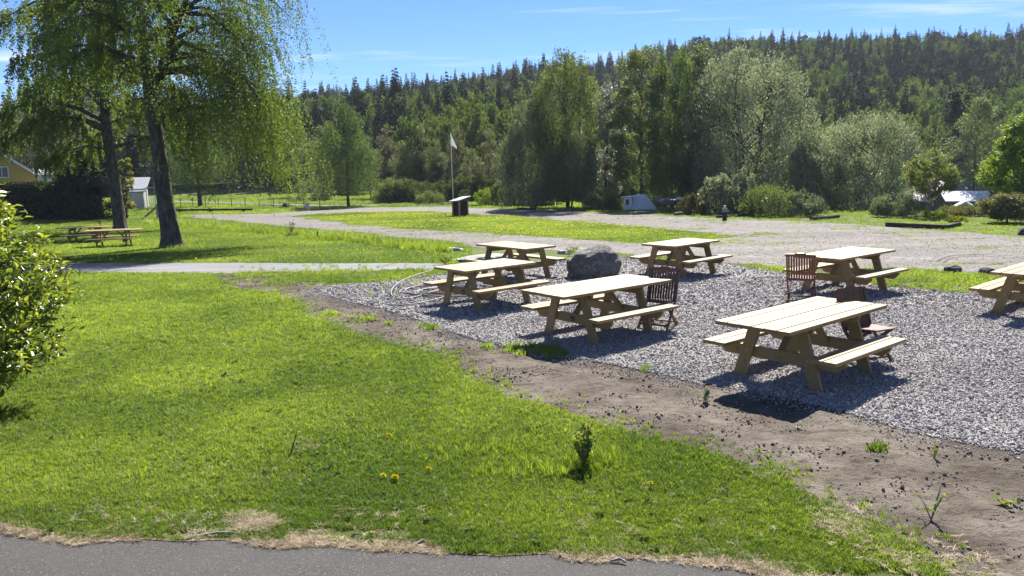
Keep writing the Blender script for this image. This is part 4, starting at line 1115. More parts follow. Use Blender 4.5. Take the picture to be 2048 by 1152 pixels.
mid_tree('round_willow', 'smaller leaning willow beside the lone log, its crown wind-swept right', 1708, 426, 246, 215, 110, 'dome', .04, 240, .20, 150, .15, L_WILL, BARK2, .02, G_W, style='up', nlimb=60, fork=5, lean=.06, flat=.3, depth=57)
mid_tree('willow_tree', 'low pale willow joining the two round ones', 1620, 425, 290, 120, 111, 'dome', .03, 110, .26, 140, .15, L_WILL, BARK2, .02, G_W, style='up', nlimb=24, fork=3, depth=56)
mid_tree('willow_tree', 'pale willow at the left shoulder of the biggest round willow', 1388, 420, 238, 130, 112, 'ovoid', .08, 110, .28, 150, .16, L_WILL, BARK2, .016, G_W, style='up', nlimb=24, fork=3, depth=63)
mid_tree('maple_tree', 'young maple with bronze leaves and pale forked stem on the grass', 1858, 434, 306, 104, 113, 'round', .36, 75, .23, 95, .135, L_MAP, BARKM, .021, None, style='ball', nlimb=34, fork=2)
mid_tree('lime_tree', 'bright yellow-green tree cut by the right picture edge', 2040, 432, 232, 130, 114, 'ovoid', .10, 150, .27, 160, .15, L_LIME, BARK2, .018, None, style='ball', nlimb=20)
mid_tree('apple_tree', 'small dark crooked tree on the grass below the lime tree', 2014, 446, 392, 96, 115, 'dome', .22, 80, .24, 110, .12, L_ALD, BARK2, .04, None, style='ball', nlimb=40)
mid_tree('oak_tree', 'dark round tree behind the houses on the right', 1945, 400, 208, 120, 116, 'ovoid', .1, 130, .3, 130, .25, L_ASP, BARK2, .02, None, depth=105)
mid_tree('spruce_like_tree', 'tall dark tree behind the young maple', 1900, 400, 190, 70, 117, 'cone', .05, 150, .35, 110, .3, L_DARK, BARK2, .014, None, depth=112)
mid_tree('alder_tree', 'olive tree behind the smaller willow', 1800, 405, 262, 110, 118, 'ovoid', .08, 110, .3, 120, .24, L_ALD, BARK2, .014, None, depth=95)
# row of early alders behind the flagpole
ords = ['first', 'second', 'third', 'fourth', 'fifth', 'sixth', 'seventh', 'eighth', 'ninth', 'tenth', 'eleventh', 'twelfth', 'thirteenth']
row = [(610, 394, 250, 70), (648, 396, 262, 62), (742, 398, 270, 60), (778, 398, 258, 64), (812, 399, 285, 58), (846, 398, 262, 66), (880, 399, 280, 60), (918, 399, 265, 60), (948, 400, 300, 64), (980, 400, 270, 66), (1010, 401, 282, 60)]
protos = [make_tree(200 + i, 8.5, 1.2, 1.9, 'ovoid', 70, .62, 75, .17, L_ALD if i % 2 else L_ASP, BARK2, .10, 'ball', nlimb=60, flat=.1) for i in range(4)]
for i, (px_, by, ty, w) in enumerate(row):
    p = at(px_, by); dep = p.y
    H = (by - ty) * dep / CAM_F; s = H / 8.5
    tree('alder_tree', '%s from the left in the row of thin early-leaf alders behind the flagpole' % ords[i], p, protos[i % 4], i * 1.7, (s * (w * dep / CAM_F / 3.8 / s) ** .6, s * .9, s), 'alders behind the flagpole')
# bushes
G_B = 'bushes along the road edge'
def bush(name, label, px_, by, ty, wpx, seed, mat, per=150, ncl=60, leaf=.12, prof='dome', style='up', grp=G_B, depth=None):
    return mid_tree(name, label, px_, by, ty, wpx, seed, prof, .02, ncl, .26, per, leaf, mat, BARK2, .02, grp, 'bush', depth, style=style, nlimb=14, fork=3)
bush('bush', 'fresh green round bush right of the red bin shed', 969, 412, 379, 40, 301, L_LIME, 90, 40, .10)
bush('bush', 'dark bush at the foot of the flagpole', 912, 402, 374, 56, 302, L_WILD, 90, 40)
bush('bush', 'pale upright willow bush, left of the pair before the round willow', 1432, 428, 352, 76, 303, L_WILL, 150, 60)
bush('bush', 'pale upright willow bush, right of the pair before the round willow', 1484, 428, 344, 56, 304, L_WILL, 150, 50)
bush('bush', 'brownish low bush left of the pale willow bushes', 1392, 428, 384, 62, 305, L_BRN, 120, 40)
bush('bush', 'dark low bush under the silvery willow', 1206, 420, 384, 76, 306, L_ASP, 130, 50)
bush('bush', 'low bush at the trunk of the young maple', 1862, 438, 424, 56, 307, L_LIME, 70, 24, .09)
bush('bush', 'bush with yellow flowers beside the long timber', 1915, 450, 434, 40, 308, L_YEL, 70, 20, .08)
bush('bush', 'low hedge-like bush before the houses on the right', 1930, 432, 421, 100, 309, L_ALD, 120, 50, .11)
bush('bush', 'dark bush under the low willow', 1600, 432, 392, 90, 310, L_WILD, 120, 50)
bush('bush', 'dark undergrowth bush below the biggest round willow', 1540, 432, 380, 110, 311, L_ASP, 130, 60)
bush('bush', 'leafy undergrowth bush right of the smaller willow', 1790, 434, 396, 90, 312, L_WILD, 110, 50)
bush('bush', 'grassy bush behind the leftmost log', 860, 408, 386, 60, 313, L_ASP, 100, 40)
bush('bush', 'dark bush below the lone weeping birch on its left', 630, 402, 362, 80, 314, L_ASP, 120, 50, .16)
bush('bush', 'dark bush behind the lone weeping birch on its right', 780, 406, 366, 80, 315, L_ASP, 120, 50, .16)
bush('bush', 'dark bush left of the grey-green willow', 1010, 411, 366, 70, 316, L_ASP, 120, 50, .14)
bush('yellow_bush', 'tall yellow-leaved bush between the two birch trunks', 252, 437, 262, 42, 317, L_YEL, 110, 60, .13, 'column', 'ball', None)
bush('bronze_conifer', 'bronze-brown conifer bush right of the second birch trunk', 246, 441, 338, 32, 318, L_BRN, 130, 60, .11, 'column', 'ball', None)
# dark evergreens and hedge on the left
for i, (px_, by, ty, w, lab) in enumerate([(205, 438, 268, 96, 'dark evergreen standing behind the second birch trunk'), (168, 438, 300, 70, 'dark evergreen left of the second birch, beside the hedge'), (279, 411, 270, 44, 'dark narrow spruce between the two birch trunks')]):
    mid_tree('evergreen_tree', lab, px_, by, ty, w, 330 + i, 'column', .01, 130, .34, 150, .15, L_DARK, BARK2, .02, 'dark evergreens on the left')
def hedge(label, pa, pb, h, w, seed, mat):
    rng = np.random.default_rng(seed); a, b = at(*pa), at(*pb); L = (b - a).length; n = int(L * h * 900)
    u = rng.uniform(0, 1, n); top = rng.uniform(0, 1, n) < .35
    y = np.where(top, rng.uniform(-w / 2, w / 2, n), rng.choice([-1, 1], n) * w / 2 * rng.uniform(.75, 1.05, n))
    z = np.where(top, h * rng.uniform(.93, 1.06, n), rng.uniform(0.02, 1, n) * h) + .16 * (fbm(u * L * 1.3, y, 3) - .5)
    d = (b - a).normalized(); sd = Vector((-d.y, d.x, 0))
    C = np.stack([d.x * u * L + sd.x * y, d.y * u * L + sd.y * y, z], -1)
    t = empty('hedge', a); tag(t, label, 'hedge')
    link('foliage', leaves_mesh('foliage', C, rdir(rng, n), rdir(rng, n), .13, .09, rng.uniform(0, 1, n), mat), t)
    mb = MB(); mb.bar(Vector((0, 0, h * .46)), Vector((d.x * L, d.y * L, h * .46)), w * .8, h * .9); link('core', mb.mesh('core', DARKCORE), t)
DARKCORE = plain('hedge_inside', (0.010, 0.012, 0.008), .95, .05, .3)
hedge('long dark clipped hedge in front of the yellow house', (-120, 438), (195, 440), 2.75, 1.4, 41, L_DARK)
mid_tree('garden_tree', 'spreading garden tree with dark stem behind the hedge', 118, 420, 190, 190, 340, 'round', .35, 130, .25, 150, .15, L_ALD, BARK2, .03, None, nlimb=60)
mid_tree('birch_tree', 'birch standing in the field behind the big weeping birch', 401, 413, 230, 120, 341, 'ovoid', .33, 80, .3, 130, .17, L_BIRCHF, BARK2, .024, None, style='weep')

# --- the wood on the hill: one mass nobody could count
def spruce_mesh(seed, H, Rb, mat, tiers=32):
    r = random.Random(seed); V, F = [], []
    for k in range(tiers):
        z = H * (.05 + .93 * k / tiers); rad = Rb * (1 - k / tiers) ** .8 * r.uniform(.7, 1.15) + .10
        nb = max(5, int(13 * (1 - k / tiers)) + 4); a0 = r.uniform(0, 6.28)
        for j in range(nb):
            a = a0 + 6.283 * j / nb + r.uniform(-.3, .3); R_ = rad * r.uniform(.6, 1.15); ca, sa = math.cos(a), math.sin(a); dz = -.38 * R_ + r.uniform(-.15, .1)
            for q0, q1 in ((.0, .55), (.35, .85), (.65, 1.05)):
                w = .20 * R_ + .16; tl = r.uniform(-1.3, 1.3); b = len(V); z0, z1 = z + dz * q0 * q0, z + dz * q1 * q1 + .06
                V += [(ca * R_ * q0, sa * R_ * q0, z0 + .05), (ca * R_ * (q0 + q1) / 2 - sa * w, sa * R_ * (q0 + q1) / 2 + ca * w, (z0 + z1) / 2 + w * tl), (ca * R_ * q1, sa * R_ * q1, z1), (ca * R_ * (q0 + q1) / 2 + sa * w, sa * R_ * (q0 + q1) / 2 - ca * w, (z0 + z1) / 2 - w * tl)]
                F += [(b, b + 1, b + 2, b + 3)]
    b = len(V); V += [(.10, 0, 0), (-.06, .09, 0), (-.06, -.09, 0), (0, 0, H * 1.04)]
    F += [(b, b + 1, b + 3), (b + 1, b + 2, b + 3), (b + 2, b, b + 3)]
    me = bpy.data.meshes.new('spruce'); me.from_pydata(V, [], F); me.update(); me.materials.append(mat); return me
def inst_leaf(name, ca, cb, trans, tcol):
    n = N(name)
    a = n.n.new('ShaderNodeAttribute'); a.attribute_type = 'INSTANCER'; a.attribute_name = 'tint'
    g = n.n.new('ShaderNodeNewGeometry')
    col = n.mix(a.outputs['Fac'], ca, cb)
    col = n.mix(n.math('MULTIPLY', g.outputs['Random Per Island'], .5), col, tuple(x * .45 for x in ca))
    b = n.bsdf(col, .8, .08); t = n.n.new('ShaderNodeBsdfTranslucent'); n.l.new(n.mix(1.0, col, tcol, 'MULTIPLY'), t.inputs[0])
    mx = n.n.new('ShaderNodeMixShader'); mx.inputs[0].default_value = trans; n.l.new(b, mx.inputs[1]); n.l.new(t.outputs[0], mx.inputs[2])
    return n.done(mx.outputs[0])
F_SPR = inst_leaf('spruce_needles', (0.022, 0.040, 0.022), (0.050, 0.074, 0.036), .22, (1.2, 1.1, .7))
F_BIR = inst_leaf('hill_birch_leaves', (0.074, 0.122, 0.036), (0.150, 0.195, 0.062), .38, (1.2, 1.15, .6))
F_BUD = inst_leaf('hill_budding_leaves', (0.15, 0.145, 0.055), (0.24, 0.215, 0.09), .35, (1.2, 1.1, .6))
def far_leaf_tree(seed, H, z0, Rad, prof, mat, style='ball'):
    ms = make_tree(seed, H, z0, Rad, prof, 70, .34 * Rad, 40, .50, mat, BARK2, .15, style, nlimb=8)
    return ms[1]
forest_meshes = ([spruce_mesh(i, 16 + 1.2 * i, 2.7 + .3 * i, F_SPR) for i in range(4)]                                                   # 0-3
                 + [far_leaf_tree(400 + i, 13, 1.2, 2.7, 'ovoid', F_BIR, 'weep') for i in range(3)]                     # 4-6
                 + [far_leaf_tree(410 + i, 12, 1.0, 2.9, 'round', F_BUD) for i in range(2)]                             # 7-8
                 + [far_leaf_tree(420 + i, 15, 5.5, 2.2, 'round', F_SPR) for i in range(2)])                            # 9-10 pines
forest_src = src_collection('forest_tree', forest_meshes)
rng = np.random.default_rng(77)
nn = 23000
fx = rng.uniform(-340, 340, nn); fy = rng.uniform(96, 400, nn)
k = (np.abs(fx) < fy * .78 + 8)
k &= ~((fx < -14) & (fy < 138))                              # open field on the left
k &= ~((fx > 20) & (fy < 116))
k &= rng.uniform(0, 1, nn) < np.where(fy < 180, 1.0, .72)
fx, fy = fx[k], fy[k]
rel = np.clip((fy - 125) / 215, 0, 1)
nz = fbm(fx * .022, fy * .022, 201, 3); nz2 = fbm(fx * .05 + 9, fy * .05, 205, 3)
pb = np.where(rel < .18, .80, np.where(rel < .5, .46, .40)) + (nz - .5) * 2.2
u = rng.uniform(0, 1, len(fx))
birch = (u < np.clip(pb, .03, .95)) | (fy < 135)
bud = (~birch) & (rel > .55) & (fx > 40) & (nz2 > .50) & (rng.uniform(0, 1, len(fx)) < .35)
pine = (~birch) & (~bud) & (rng.uniform(0, 1, len(fx)) < .25)
idx = np.where(birch, rng.integers(4, 7, len(fx)), np.where(bud, rng.integers(7, 9, len(fx)), np.where(pine, rng.integers(9, 11, len(fx)), rng.integers(0, 4, len(fx)))))
s = (.70 + .45 * rng.beta(2.2, 2.2, len(fx))) * np.where(birch, 1.12, 1.0) * np.where(fy < 135, .8, 1.0)
n = len(fx)
o = scatter('hill_forest', np.stack([fx, fy, zg(fx, fy) - .2], -1), np.stack([rng.normal(0, .02, n), rng.normal(0, .02, n), rng.uniform(0, 6.28, n)], -1),
            np.stack([s * rng.uniform(.8, 1.1, n), s * rng.uniform(.8, 1.1, n), s], -1), idx, np.clip(nz2 * .8 + rng.normal(0.1, .25, n), 0, 1), forest_src)
tag(o, 'mixed spruce and birch wood covering the hill', 'forest', kind='stuff')
# undergrowth behind the road trees
ux, uy = rng.uniform(-40, 62, 1500), rng.uniform(80, 98, 1500)
k = (np.abs(ux) < uy * .72) & ~((ux < -13)) & ~((ux > 24) & (uy > 66))
ux, uy = ux[k][:420], uy[k][:420]; n = len(ux)
under = src_collection('under_shrub', [make_tree(500 + i, 2.6, .05, 1.4, 'dome', 36, .42, 34, .22, inst_leaf('undergrowth_leaves_%d' % i, (0.055, 0.085, 0.028), (0.12, 0.15, 0.05), .35, (1.3, 1.2, .6)), BARK2, .04, nlimb=4)[1] for i in range(2)])
s = rng.uniform(.4, .95, n)
o = scatter('undergrowth', np.stack([ux, uy, zg(ux, uy) - .1], -1), np.stack([ux * 0, ux * 0, rng.uniform(0, 6.28, n)], -1), np.stack([s, s, s], -1), rng.integers(0, 2, n), rng.uniform(0, 1, n), under)
tag(o, 'dark undergrowth behind the waterside trees', 'undergrowth', kind='stuff')

# ------------------------------------------------------------------ things of the middle distance
REDW = m_wood('falu_red_boards', (0.055, 0.015, 0.012), (0.085, 0.022, 0.016), (0.05, 0.012, 0.01), .85, .1)
GREYW = m_wood('grey_weathered_wood', (0.20, 0.19, 0.175), (0.33, 0.315, 0.29), (0.12, 0.11, 0.10), .85, .15)
WHITE = plain('white_paint', (0.62, 0.62, 0.60), .5, .35, .06)
LOGM = m_bark('old_log', (0.085, 0.075, 0.062), (0.19, 0.172, 0.148), .8)
LOGD = m_bark('tarred_log', (0.028, 0.025, 0.022), (0.07, 0.062, 0.054), .8)
ROOFG = plain('grey_roofing', (0.42, 0.42, 0.43), .45, .4, .12)
GLASS = plain('dark_window_glass', (0.02, 0.025, 0.03), .08, .6, .1)
def depth_of(p): return p.y * math.cos(CAM_PITCH) - (p.z - CAM_H) * math.sin(CAM_PITCH)

# red bin shed
p = at(921, 433); k = depth_of(p) / CAM_F
t = empty('bin_shed', p, R(42)); tag(t, 'small dark red wooden bin shed with sloping grey roof on the island', 'shed')
S = 20.5 * k; hh = 31 * k
for e, (ax, s) in enumerate(((0, -1), (1, -1), (0, 1), (1, 1))):
    nb = 6
    for i in range(nb):
        u0, u1 = -S / 2 + S * i / nb + .006, -S / 2 + S * (i + 1) / nb - .006; tz = hh * (.99 if True else 1)
        mb = MB()
        if ax == 0: mb.box((u0, s * S / 2 - .012 + (.006 if i % 2 else 0), .03), (u1, s * S / 2 + .012 + (.006 if i % 2 else 0), tz))
        else: mb.box((s * S / 2 - .012 + (.006 if i % 2 else 0), u0, .03), (s * S / 2 + .012 + (.006 if i % 2 else 0), u1, tz))
        link('wall_board', mb.mesh('wall_board', REDW), t)
for sx in (-1, 1):
    for sy in (-1, 1): link('corner_board', MB().box((sx * S / 2 - .05, sy * S / 2 - .05, 0), (sx * S / 2 + .05, sy * S / 2 + .05, hh * 1.0)).mesh('corner_board', GREYW), t)
rf = MB(); rf.box((-S * .82, -S * .78, -.03), (S * .82, S * .78, .03)); link('roof', rf.mesh('roof', ROOFG), t, (0, 0, hh + .14), (R(-4), R(-13), 0))
# flagpole with pennant
p = at(907, 409); k = depth_of(p) / CAM_F
t = empty('flagpole', p); tag(t, 'white flagpole with a limp white pennant beside the bin shed', 'flagpole')
HF = 139 * k; lx = -.03 * HF * .4
link('pole', MB().tube([(0, 0, 0), (lx * .5, 0, HF * .5), (lx, 0, HF)], [.055, .045, .028], 10).mesh('pole', WHITE, True), t)
link('finial', MB().tube([(lx, 0, HF), (lx, 0, HF + .06), (lx, 0, HF + .12)], [.02, .06, .01], 8).mesh('finial', WHITE, True), t)
fv, ff = [], []
for i in range(9):
    u = i / 8
    for j in range(9):
        w = j / 8; hgt = (22 * k) * (1 - .82 * u)
        x = lx + .03 + 11 * k * u; z = HF - .02 - 1.18 * 22 * k * u * 1.0 - hgt * w * (1 - .1 * u)
        fv.append((x, .10 * math.sin(u * 7 + w * 2) * u, z))
for i in range(8):
    for j in range(8): q = i * 9 + j; ff.append((q, q + 1, q + 10, q + 9))
nfl = N('white_flag_cloth'); b_ = nfl.bsdf((.80, .80, .80), .8, .1); tr_ = nfl.n.new('ShaderNodeBsdfTranslucent'); tr_.inputs[0].default_value = (.8, .8, .8, 1)
mx_ = nfl.n.new('ShaderNodeMixShader'); mx_.inputs[0].default_value = .4; nfl.l.new(b_, mx_.inputs[1]); nfl.l.new(tr_.outputs[0], mx_.inputs[2]); FLAGM = nfl.done(mx_.outputs[0])
mb = MB(); mb.add(fv, ff); o = link('pennant', mb.mesh('pennant', FLAGM, True), t); sd = o.modifiers.new('solid', 'SOLIDIFY'); sd.thickness = .006
# logs laid along the road
logs = [((873, 411), (906, 410), 5.0, LOGM, 'grey log left of the red bin shed'), ((936, 413), (962, 413), 4.2, LOGM, 'short grey log right of the red bin shed'),
        ((1036, 419), (1072, 420), 4.5, LOGD, 'dark log under the grey-green willow'), ((1116, 421), (1144, 421), 3.5, LOGM, 'pale thin log left of the white cabin'),
        ((1267, 430), (1309, 426), 7, LOGM, 'log in front of the white cabin'), ((1349, 431), (1389, 427), 7, LOGM, 'log in front of the grey boat'),
        ((1433, 436), (1500, 432), 5.5, LOGD, 'dark log behind the post with the box'), ((1622, 441), (1677, 436), 8, LOGD, 'lone thick log by the smaller willow')]
for a, b_, wpx, mt, lab in logs:
    A, B = at(*a), at(*b_); r = wpx / 2 * depth_of(A) / CAM_F
    A.z += r * .85; B.z += r * .85
    pts = [A.lerp(B, q) + Vector((0, 0, .02 * math.sin(q * 9))) for q in (0, .02, .3, .6, .98, 1)]
    t = empty('log', A.lerp(B, .5)); tag(t, lab, 'log', 'logs lying along the gravel road'); c = A.lerp(B, .5)
    link('trunk_length', MB().tube([q - c for q in pts], [r * .93, r, r * .98, r * .95, r * .93, r * .86], 12).mesh('trunk_length', mt, False), t)
t = empty('timber_edging', at(1840, 455)); tag(t, 'long low dark timber edging on the grass below the young maple', 'timber')
c = t.location
A, B, C_ = at(1773, 453), at(1892, 459), at(1918, 452)
link('long_timber', MB().bar(A - c + Vector((0, 0, .10)), B - c + Vector((0, 0, .10)), .2, .2).mesh('long_timber', LOGD), t)
link('short_timber', MB().bar(B - c + Vector((.05, .16, .09)), C_ - c + Vector((0, 0, .09)), .16, .17).mesh('short_timber', LOGD), t)
# post with a box
p = at(1449, 441); k = depth_of(p) / CAM_F
t = empty('post', p); tag(t, 'short dark wooden post with a pale box and white cap by the gravel', 'post')
link('stem', MB().box((-.10, -.10, 0), (.10, .10, 18 * k)).mesh('stem', LOGD), t)
link('box', MB().box((-.12, -.12, 17 * k), (.12, .12, 24 * k)).mesh('box', GREYW), t)
link('cap', MB().box((-.055, -.055, 24 * k + .002), (.055, .055, 30 * k)).mesh('cap', WHITE), t)
# white cabin, white tent-shaped caravan and grey boat under the aspens
def gable_house(name, label, cat, loc, rz, w, l, h, rh, wall, roof, over=.25, grp=None, wins=(), door=None, trim=None):
    """ridge along local y; gable ends face -y and +y"""
    t = empty(name, loc, rz); tag(t, label, cat, grp)
    link('wall', MB().prism([(-w / 2, 0), (w / 2, 0), (w / 2, h), (0, h + rh), (-w / 2, h)], 1, -l / 2, l / 2).mesh('wall', wall), t)
    r = MB(); th = .10
    for s in (-1, 1):
        ex, ez = s * (w / 2 + over), h - rh * over / (w / 2)
        r.prism([(0, h + rh + .02), (ex, ez + .02), (ex, ez + th + .02), (0, h + rh + th + .02)], 1, -l / 2 - over, l / 2 + over)
    ro = link('roof', r.mesh('roof', roof), t)
    if trim:
        for e in (-1, 1):
            for s in (-1, 1):
                a = Vector((0, e * (l / 2 + over + .02), h + rh + .02)); b_ = Vector((s * (w / 2 + over), e * (l / 2 + over + .02), h - rh * over / (w / 2) + .02))
                link('bargeboard', MB().bar(a, b_, .03, .20, (0, 0, 1)).mesh('bargeboard', trim), ro)
    for (side, u, z0, ww, wh) in wins:
        f, g = MB(), MB(); fr = .08
        if side in ('front', 'back'):
            y = -l / 2 if side == 'front' else l / 2; s = -1 if side == 'front' else 1
            f.box((u - ww / 2 - fr, min(y, y + s * .05), z0 - fr), (u + ww / 2 + fr, max(y, y + s * .05), z0 + wh + fr)); g.box((u - ww / 2, min(y + s * .05, y + s * .07), z0), (u + ww / 2, max(y + s * .05, y + s * .07), z0 + wh))
        else:
            x = -w / 2 if side == 'left' else w / 2; s = -1 if side == 'left' else 1
            f.box((min(x, x + s * .05), u - ww / 2 - fr, z0 - fr), (max(x, x + s * .05), u + ww / 2 + fr, z0 + wh + fr)); g.box((min(x + s * .05, x + s * .07), u - ww / 2, z0), (max(x + s * .05, x + s * .07), u + ww / 2, z0 + wh))
        wf = link('window', f.mesh('window', trim or WHITE), t); link('pane', g.mesh('pane', GLASS), wf)
        if side == 'front':
            link('mullion', MB().box((u - .025, -l / 2 - .085, z0), (u + .025, -l / 2 - .068, z0 + wh)).mesh('mullion', trim or WHITE), wf)
    return t
p = at(1257, 421); k = depth_of(p) / CAM_F
t = empty('white_cabin', p + Vector((0, .4, 0)), R(-12)); tag(t, 'narrow white cabin with one window and a jutting flat roof', 'cabin')
W_, H_ = 17 * k, 25 * k
link('wall', MB().box((-W_ / 2, 0, 0), (W_ / 2, W_, H_)).mesh('wall', WHITE), t)
link('roof', MB().box((-W_ / 2 - 5 * k, -.12, -.03), (W_ / 2 + .05, W_ + .1, .03)).mesh('roof', WHITE), t, (0, 0, H_ + .06), (0, R(-4), 0))
wf = link('window', MB().box((-.18, -.03, H_ * .42), (.12, 0, H_ * .90)).mesh('window', ROOFG), t); link('pane', MB().box((-.15, -.045, H_ * .45), (.09, -.03, H_ * .87)).mesh('pane', GLASS), wf)
link('door_panel', MB().box((-.16, -.025, .08), (.10, 0, H_ * .36)).mesh('door_panel', plain('pale_grey_panel', (.52, .54, .56), .6, .3, .1)), t)
p = at(1293, 422); k = depth_of(p) / CAM_F
t = empty('white_tent', p + Vector((0, 2.2, -.1)), R(8)); tag(t, 'white tent with steep sloping sides behind the aspen trunk', 'tent')
hw, hh = 24 * k, 34 * k
link('canvas', MB().prism([(-hw, .12), (hw, .12), (hw * .35, hh * .72), (0, hh), (-hw * .6, hh * .8)], 1, -1.0, 1.0).mesh('canvas', plain('white_canvas', (.52, .54, .56), .7, .2, .08)), t)
link('ground_sheet', MB().box((-hw * 1.02, -1.02, 0), (hw * 1.02, 1.02, .115)).mesh('ground_sheet', BLACK), t)
p = at(1345, 424); k = depth_of(p) / CAM_F
t = empty('boat', p + Vector((0, .8, 0)), R(4)); tag(t, 'grey covered boat with square window standing on trestles', 'boat')
BO = plain('grey_boat_hull', (0.105, 0.125, 0.14), .55, .35, .15)
L_, z1, z2 = 62 * k, 12 * k, 23 * k
hv = MB(); secs = [(-.56, .10, z1 + .25, z2 - .12), (-.50, .35, z1 + .08, z2), (-.25, .62, z1, z2 + .02), (.15, .66, z1 - .02, z2 + .02), (.5, .6, z1, z2)]
for i, (u, hwid, za, zb) in enumerate(secs):
    hv.v += [(u * L_, -hwid, zb), (u * L_, -hwid * .85, za + .12), (u * L_, 0, za), (u * L_, hwid * .85, za + .12), (u * L_, hwid, zb), (u * L_, 0, zb + .08)]
for i in range(4):
    for j in range(6): hv.f.append((i * 6 + j, i * 6 + (j + 1) % 6, (i + 1) * 6 + (j + 1) % 6, (i + 1) * 6 + j))
hv.f += [tuple(range(5, -1, -1)), tuple(24 + j for j in range(6))]
hu = link('hull', hv.mesh('hull', BO), t)
link('window', MB().box((.06 * L_, -.70, z2 - .32), (.06 * L_ + .22, -.66, z2 - .10)).mesh('window', GLASS), hu)
link('cabin', MB().box((.22 * L_, -.40, z2 + .05), (.44 * L_, .40, z2 + .13)).mesh('cabin', WHITE), t)
for u in (-.22, .02, .34):
    for s in (-1, 1): link('trestle_leg', MB().bar((u * L_ + s * .22, -.3, 0), (u * L_, -.3, z1 + .06), .06, .06, (0, 1, 0)).mesh('trestle_leg', LOGD), t)
# houses across the stream on the right
G_H = 'houses across the stream'
TAN = plain('tan_house_wall', (0.36, 0.31, 0.20), .8, .2, .1); SHEET = plain('bright_sheet_roof', (0.42, 0.43, 0.45), .35, .45, .1); DGREY = plain('dark_grey_wall', (0.05, 0.052, 0.058), .8, .2, .2)
BLUEG = plain('blue_grey_roof', (0.26, 0.30, 0.36), .4, .4, .1)
def house_px(px_, py_, dep): q = atd(px_, py_, dep); return Vector((q.x, q.y, float(zg(q.x, q.y)))), q.z
q, z_ = house_px(1930, 401, 92); gable_house('garage', 'small tan gabled garage with grey roof across the stream', 'garage', q, R(-28), 3.4, 4.2, z_ - q.z - 1.25, 1.15, TAN, ROOFG, .25, G_H, [('front', 0, 1.2, .5, .4)], trim=WHITE)
q, z_ = house_px(1940, 390, 99); gable_house('long_house', 'long dark house with bright metal roof behind the garage', 'house', q, R(78), 4.6, 6.6, z_ - q.z - .6, 1.0, DGREY, SHEET, .3, G_H)
q, z_ = house_px(1906, 364, 108); gable_house('barn', 'dark barn with blue-grey roof behind the young maple', 'barn', q, R(60), 4.2, 5.0, z_ - q.z - 1.2, 1.3, DGREY, BLUEG, .25, G_H)
q, z_ = house_px(1806, 386, 96); gable_house('house', 'grey house half hidden by the smaller willow', 'house', q, R(70), 4.0, 4.4, z_ - q.z - .8, 1.1, DGREY, ROOFG, .3, G_H, [('left', 0, 1.6, .7, .7)])
# yellow house behind the hedge, grey shed with white railing
YEL = plain('yellow_house_wall', (0.40, 0.285, 0.075), .75, .2, .08); RTILE = plain('brown_roof_tile', (0.10, 0.072, 0.06), .7, .25, .25, 9)
q = atd(-12, 352, 70); gz = float(zg(q.x, q.y))
gable_house('yellow_house', 'yellow gabled house with white window behind the dark hedge', 'house', (q.x - 2.2, q.y + 3.4, gz), R(31), 7.0, 8.0, q.z - gz, 2.6, YEL, RTILE, .4, None, [('front', .75, q.z - gz - .1, .9, .85)], trim=WHITE)
q = atd(71, 350, 68); gz = float(zg(q.x, q.y))
t = empty('porch', (q.x, q.y + 1.2, gz), R(31)); tag(t, 'white porch with pale metal roof at the yellow house corner', 'porch')
link('wall', MB().box((-.55, -.6, 0), (.55, .9, q.z - gz - .1)).mesh('wall', WHITE), t); link('roof', MB().box((-.8, -.9, -.04), (.8, 1.2, .04)).mesh('roof', SHEET), t, (0, 0, q.z - gz + .22), (R(14), 0, 0))
p = at(276, 418); k = depth_of(p) / CAM_F
t = empty('garden_shed', p + Vector((0, .9, 0)), R(10)); tag(t, 'pale grey shed with ribbed metal roof between the birch trunks', 'shed')
PG = plain('pale_shed_wall', (0.40, 0.41, 0.38), .7, .2, .08); w = 18 * k; h = 38 * k
link('wall', MB().box((-w * 1.3, -.8, 0), (w / 2, .9, h)).mesh('wall', PG), t)
ro = link('roof', MB().box((-w * 1.5, -1.3, -.04), (w * .5 + .3, 1.3, .04)).mesh('roof', SHEET), t, (0, .1, h + 10 * k), (R(32), 0, 0))
for i in range(9): link('rib', MB().box((-w * 1.5 + .05 + i * (2 * w + .2) / 9, -1.3, .041), (-w * 1.5 + .10 + i * (2 * w + .2) / 9, 1.3, .075)).mesh('rib', SHEET), ro)
link('eave_board', MB().box((-w * 1.5, -1.22, h - .06), (w * .5 + .3, -1.16, h + .12)).mesh('eave_board', WHITE), t)
p = at(293, 416); k = depth_of(p) / CAM_F
t = empty('railing', p, R(4)); tag(t, 'white picket railing beside the pale grey shed', 'railing')
for i in range(9): link('picket', MB().box((-17 * k + i * 4.1 * k, -.015, .05), (-17 * k + i * 4.1 * k + .075, .015, 20 * k + .08 * math.sin(i))).mesh('picket', WHITE), t)
for z_ in (.2, 17 * k): link('rail', MB().box((-18 * k, .017, z_), (18 * k, .05, z_ + .08)).mesh('rail', WHITE), t)
p = at(305, 425); k = depth_of(p) / CAM_F
t = empty('pipe_frame', p); tag(t, 'grey pipe frame beside the big birch trunk', 'frame')
for x0, zt in ((-9 * k, 50 * k), (8 * k, 60 * k)): link('upright', MB().tube([(x0, 0, 0), (x0, 0, zt)], .03, 8).mesh('upright', STEEL), t)
link('crossbar', MB().tube([(-10 * k, 0, 49 * k), (9 * k, 0, 49 * k)], .035, 8).mesh('crossbar', STEEL), t)
p = at(319, 440); k = depth_of(p) / CAM_F
t = empty('braced_post', p); tag(t, 'wooden post with a diagonal prop left of the big birch', 'post')
link('post', MB().box((-.13, -.13, 0), (.13, .13, 32 * k)).mesh('post', GREYW), t)
